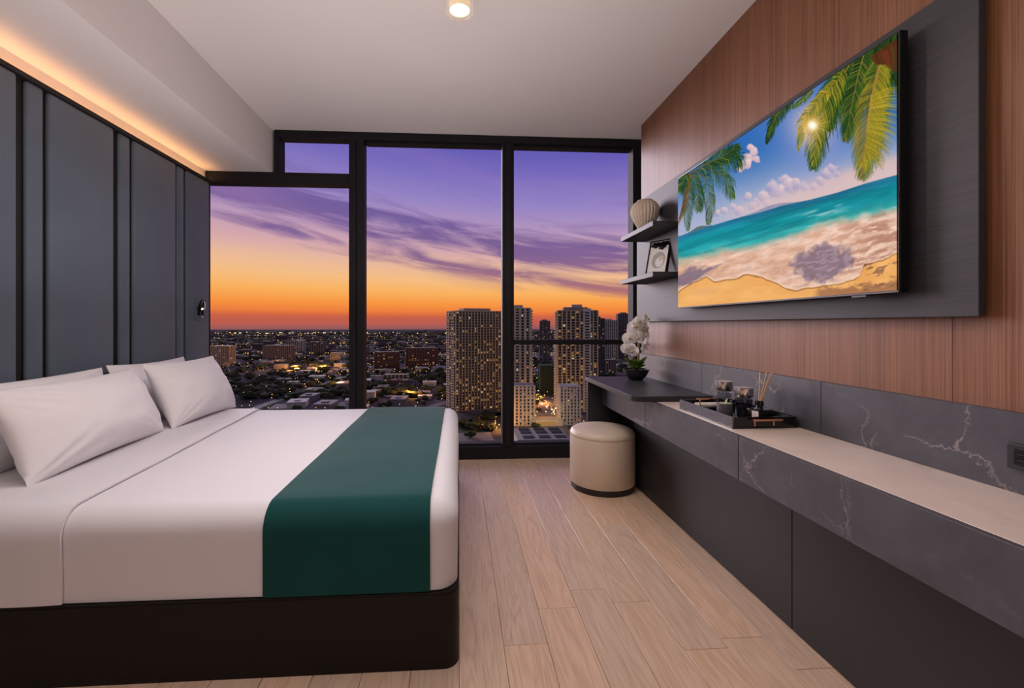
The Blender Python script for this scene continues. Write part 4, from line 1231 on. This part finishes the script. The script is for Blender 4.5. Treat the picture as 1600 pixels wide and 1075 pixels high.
tower('podium_wing', 'pale podium wing with lit windows below the stepped-roof tower', 'building', 112, 446, math.radians(-3), 20, 18, 39, 12, 6, 3, 'concrete_white', .15, slab=1.3, pier=.55, crown=False, seed=7)
ln_ = thing('link_building', 'low pale block joining the two podium wings', 'building', (87, 440, GZ))
obj('walls', box(BM(), -15, -5, 0, 17, 5, 5.5), 'concrete_white', ln_, world=False)
obj('glass_front', box(BM(), -10, -5.4, 1, 10, -4.9, 4.6), 'window_amber', ln_, world=False)
obj('parapet', box(BM(), -15.4, -5.4, 5.5, 17.4, 5.4, 6.4), 'concrete_pale', ln_, world=False)
gd = thing('parking_deck', 'flat-roofed deck building with dark roof panels below the two towers', 'building', (68, 362, GZ))
obj('deck_walls', box(BM(), -22, -22, 0, 20, 20, 11), 'concrete_pale', gd, world=False)
obj('parapet', box(BM(), -22.6, -22.6, 11, 20.6, -21.4, 12.2), 'concrete_white', gd, world=False)
for xx in (-17, -4, 9):
    for yy in (-15, 0, 11): obj('roof_panel', box(BM(), xx, yy, 11, xx + 9, yy + 7, 11.7), 'roof_dark', gd, world=False)
obj('lit_band', box(BM(), -21, -22.4, 7, 19, -22.05, 9.0), 'window_amber', gd, world=False)
# towers far behind
for args in (
    ('dark pinkish tower standing between the slim tower and the stepped-roof tower', 226, 1150, 26, 24, 110, 28, 8, 4, 'concrete_grey', .05),
    ('dark blue-grey tower just right of the stepped-roof tower', 262, 820, 22, 20, 112, 30, 6, 4, 'facade_blue', .05),
    ('pale striped tower far behind, left of the farthest high-rise on the right', 404, 1180, 50, 30, 112, 30, 9, 5, 'concrete_white', .03),
    ('taller dark tower at the far right edge of the skyline', 452, 1190, 32, 30, 130, 34, 6, 5, 'concrete_grey', .03)):
    lab, cx, cy, w_, d_, h, fl, co, dc, wm, lt = args
    tower('office_tower', lab, 'tower', cx, cy, math.radians(-12), w_, d_, h, fl, co, dc, wm, lt, slab=.8, pier=.45, seed=int(cx))
# mid-rises on the plain
for args in (
    ('cream lit mid-rise at the left edge of the view', -566, 1100, 44, 24, 50, 14, 9, 4, 'concrete_cream', .10),
    ('long grey-pink mid-rise block in the middle of the left pane', -510, 1290, 80, 24, 42, 12, 14, 4, 'concrete_pink', .02),
    ('pale striped mid-rise right of the grey-pink block', -560, 1580, 42, 22, 46, 12, 6, 3, 'concrete_white', .02),
    ('pale mid-rise touching the left mullion', -470, 1500, 44, 22, 44, 12, 6, 3, 'concrete_grey', .03),
    ('dull mid-rise just right of the left mullion', -300, 1360, 48, 24, 36, 10, 8, 3, 'concrete_grey', .04),
    ('red-brown mid-rise with lit rooms in the middle pane', -160, 1000, 52, 24, 40, 12, 9, 4, 'brick_red', .12),
    ('long red-brown slab block beside the wide tower', -86, 1050, 72, 24, 46, 14, 12, 4, 'brick_red', .10),
    ('low beige flat block before the red-brown mid-rise', -112, 800, 42, 20, 12, 3, 6, 3, 'concrete_pink', .02),
    ('small pale office block in the left pane above the lots', -330, 1210, 24, 20, 26, 8, 5, 3, 'concrete_pale', .06),
    ('dark green glassy mid-rise between the two balcony towers', 128, 640, 20, 18, 42, 10, 4, 3, 'green_glassy', .03),
    ('small beige mid-rise at the right behind the orchid', 300, 880, 30, 20, 30, 9, 6, 3, 'concrete_pink', .08)):
    lab, cx, cy, w_, d_, h, fl, co, dc, wm, lt = args
    tower('mid_rise_building', lab, 'building', cx, cy, math.radians(rng.uniform(-8, 8)), w_, d_, h, fl, co, dc, wm, lt, slab=.9, pier=.42, crown=False, seed=int(abs(cx)) + 1)

# nearest low buildings
for (lab, cx, cy, w_, d_, h, wm, rz) in (('white flat-roofed hall beside the pillow in the left pane', -205, 396, 22, 14, 7, 'concrete_white', .2),
                                ('low pale shed along the bottom of the left pane', -120, 396, 60, 12, 6, 'concrete_pale', .12),
                                ('dark low roof next to the white hall', -226, 412, 20, 18, 6, 'concrete_grey', .2)):
    o = thing('low_building', lab, 'building', (cx, cy, GZ), rz)
    obj('walls', box(BM(), -w_ / 2, -d_ / 2, 0, w_ / 2, d_ / 2, h), wm, o, world=False)
    obj('roof', box(BM(), -w_ / 2 - .4, -d_ / 2 - .4, h, w_ / 2 + .4, d_ / 2 + .4, h + .6), 'roof_dark' if 'dark' in lab else 'concrete_white', o, world=False)
    CITY.append((cx, cy, max(w_, d_) * .7))


def free(x, y, r):
    for (a, b, q) in CITY:
        if abs(a - x) < q + r and abs(b - y) < q + r: return False
    for p, q, wd in ROADS:
        P, Q = Vector(p), Vector(q); L = (Q - P); tt = max(0, min(1, (Vector((x, y)) - P).dot(L) / L.length_squared))
        if (Vector((x, y)) - P - L * tt).length < wd / 2 + r: return False
    return True


rc = random.Random(77)
def seen(X, Y):
    az, tn = X / Y, 101 / Y
    if not -.545 < az < .40: return False
    if az < -.05: return tn < .20 and not (az < -.40 and tn > .30 + az * .5)
    if az < .10: return tn < .27
    return tn < .27 if az < .19 else tn < .105
def wedge(y0, y1, pw=1.0):
    Y = y0 + (y1 - y0) * rc.random() ** pw
    return rc.uniform(-.60, .46) * Y, Y
def where(X, Y):
    a = X / Y
    pane = 'left of the wide left mullion' if a < -.225 else 'between the mullion and the wide tower' if a < -.03 else 'at the foot of the wide tower' if a < .11 else 'through the right-hand pane'
    return ('close by, ' if Y < 620 else 'half-way out, ' if Y < 900 else 'far out, ') + pane
# low-rise houses, the nearest each on its own
hm = []
for v in range(6):
    bm = BM(); a, b = 1.0, rc.uniform(.6, 1.0)
    box(bm, -.5 * a, -.5 * b, 0, .5 * a, .5 * b, .34)
    box(bm, -.53 * a, -.53 * b, .34, .53 * a, .53 * b, .37)
    box(bm, -.2, -.1, .37, .05, .15, .42)
    me = bpy.data.meshes.new('low_house'); bmesh.ops.recalc_face_normals(bm, faces=bm.faces[:]); bm.to_mesh(me); bm.free()
    me.materials.append(M[('concrete_pink', 'concrete_pale', 'concrete_grey', 'concrete_pale', 'brick_red', 'concrete_white')[v]]); hm.append(me)
nh = 0
while nh < 150:
    X, Y = wedge(470, 1500, 1.0); sz = rc.uniform(11, 30)
    if (X > 0 and Y < 800) or not seen(X, Y): continue
    if not free(X, Y, sz * .62): continue
    vi = rc.randrange(6); o = link('low_rise_house', hm[vi], None, (X, Y, GZ), (0, 0, rc.choice((0, PI / 2)) + rc.uniform(-.2, .2))); o.scale = (sz, sz, sz * rc.uniform(.55, 1.0))
    tag(o, ('dull pink', 'pale beige', 'dark grey', 'pale beige', 'red-brown', 'whitish')[vi] + ' flat-roofed low-rise house below, seen %s' % where(X, Y), 'house', 'low-rise houses on the city plain')
    CITY.append((X, Y, sz * .62)); nh += 1
bm = BM()
for q in range(2600):
    X, Y = wedge(1300, 6500, 1.1); sz = rc.uniform(10, 34) * (1 + Y / 5000); b2 = sz * rc.uniform(.5, 1)
    h = rc.uniform(4, 11) + (rc.random() < .06) * rc.uniform(8, 26)
    if Y < 1600 and not free(X, Y, sz * .6): continue
    box(bm, X - sz / 2, Y - b2 / 2, GZ, X + sz / 2, Y + b2 / 2, GZ + h)
hs = obj('distant_houses', bm, 'house_mix'); tag(hs, 'countless far low houses spread towards the horizon', 'houses', kind='stuff')
# trees
tm = []
for v in range(4):
    bm = BM(); bmesh.ops.create_icosphere(bm, subdivisions=2, radius=1)
    for vv_ in bm.verts: vv_.co *= 1 + mnoise.noise(vv_.co * 1.8 + Vector((v * 5, 0, 0))) * .5; vv_.co.z = vv_.co.z * .62 + .72
    tube(bm, [(0, 0, 0), (0, 0, .5)], .07, 5)
    me = bpy.data.meshes.new('city_tree'); bmesh.ops.recalc_face_normals(bm, faces=bm.faces[:]); bm.to_mesh(me); bm.free(); me.materials.append(M['tree_canopy']); tm.append(me)
nt = 0
while nt < 170:
    X, Y = wedge(385, 900, 1.1); sz = rc.uniform(3.0, 6.2)
    if not seen(X, Y) or not free(X, Y, sz * .6): continue
    o = link('city_tree', rc.choice(tm), None, (X, Y, GZ), (0, 0, rc.uniform(0, 6))); o.scale = (sz, sz, sz * rc.uniform(.8, 1.15))
    tag(o, 'dark round-crowned tree below, seen %s' % where(X, Y), 'tree', 'trees below the windows'); nt += 1
bm = BM(); b0 = bmesh.new(); bmesh.ops.create_icosphere(b0, subdivisions=1, radius=1)
bv = [v.co.copy() for v in b0.verts]; bf = [[v.index for v in f.verts] for f in b0.faces]; b0.free()
for q in range(4200):
    X, Y = wedge(620, 5200, 1.5); sz = rc.uniform(3.5, 9) * (1 + Y / 4000)
    if Y < 1500 and not free(X, Y, 1): continue
    vs_ = [bm.verts.new((X + c.x * sz * rc.uniform(.8, 1.2), Y + c.y * sz, GZ + 1 + (c.z + .8) * sz * .5 * rc.uniform(.8, 1.2))) for c in bv]
    for f in bf: bm.faces.new([vs_[i] for i in f])
ts = obj('distant_trees', bm, 'tree_canopy'); tag(ts, 'dark tree belts between the far houses', 'trees', kind='stuff')
# street lamps and lit rooms: small glowing lamps
LB = {kx: BM() for kx in ('lamp_orange', 'lamp_white', 'lamp_red', 'lamp_gold')}
def glow(X, Y, Z, s, m): box(LB[m], X - s, Y - s, Z - s, X + s, Y + s, Z + s)
for q in range(1400):
    X, Y = wedge(400, 4200, 1.25)
    m_ = rc.choices(('lamp_orange', 'lamp_white', 'lamp_red', 'lamp_gold'), (50, 18, 7, 30))[0]
    glow(X, Y, GZ + rc.uniform(5, 10), Y * .00042 * rc.uniform(.5, 1.5), m_)
for p, q, wd in ROADS:
    P, Q = Vector(p), Vector(q); n_ = int((Q - P).length / 26)
    for i in range(n_):
        c = P.lerp(Q, (i + .5) / n_); off_ = wd / 2 * (1 if i % 2 else -1)
        glow(c.x + off_, c.y, GZ + 8, max(.35, c.y * .0007), rc.choice(('lamp_orange', 'lamp_gold')))
for q in range(110):   # the bright string of lamps just under the horizon
    X = rc.uniform(-2300, -750) if q < 80 else rc.uniform(-700, 1200); Y = rc.uniform(4100, 4600)
    glow(X, Y, GZ + rc.uniform(6, 26), rc.uniform(1.6, 3.8), rc.choice(('lamp_gold', 'lamp_white', 'lamp_gold')))
for q in range(90):    # lit street between the balcony towers
    glow(rc.uniform(78, 112), rc.uniform(470, 620), GZ + rc.uniform(3, 9), rc.uniform(.3, .8), rc.choice(('lamp_orange', 'lamp_gold', 'lamp_red', 'lamp_white')))
for q in range(14): glow(rc.uniform(34, 46), rc.uniform(385, 470), GZ + rc.uniform(3, 8), rc.uniform(.25, .6), rc.choice(('lamp_orange', 'lamp_gold')))
for kx, bm in LB.items():
    o = obj('street_lamps', bm, kx)
    tag(o, {'lamp_orange': 'orange pin-point street lamps all over the dusk city', 'lamp_white': 'white pin-point lamps scattered over the dusk city', 'lamp_red': 'red pin-point lights scattered over the dusk city', 'lamp_gold': 'golden pin-point street lamps along the city roads'}[kx], 'lights', kind='stuff')
# floodlit lots: real lamps standing over the ground they light
for (X, Y, Z, e, c) in ((-365, 1010, 14, 260000, (1, .42, .10)), (-300, 1000, 14, 200000, (1, .42, .10)), (-190, 720, 10, 60000, (1, .45, .16)), (-66, 620, 12, 60000, (1, .42, .12)), (40, 420, 12, 22000, (1, .45, .12)), (92, 470, 14, 24000, (1, .5, .16)), (88, 415, 12, 9000, (1, .7, .35)), (104, 560, 14, 70000, (1, .42, .1))):
    lamp('POINT', 'floodlight', (X, Y, GZ + Z), e, c, shadow_soft_size=1.5)
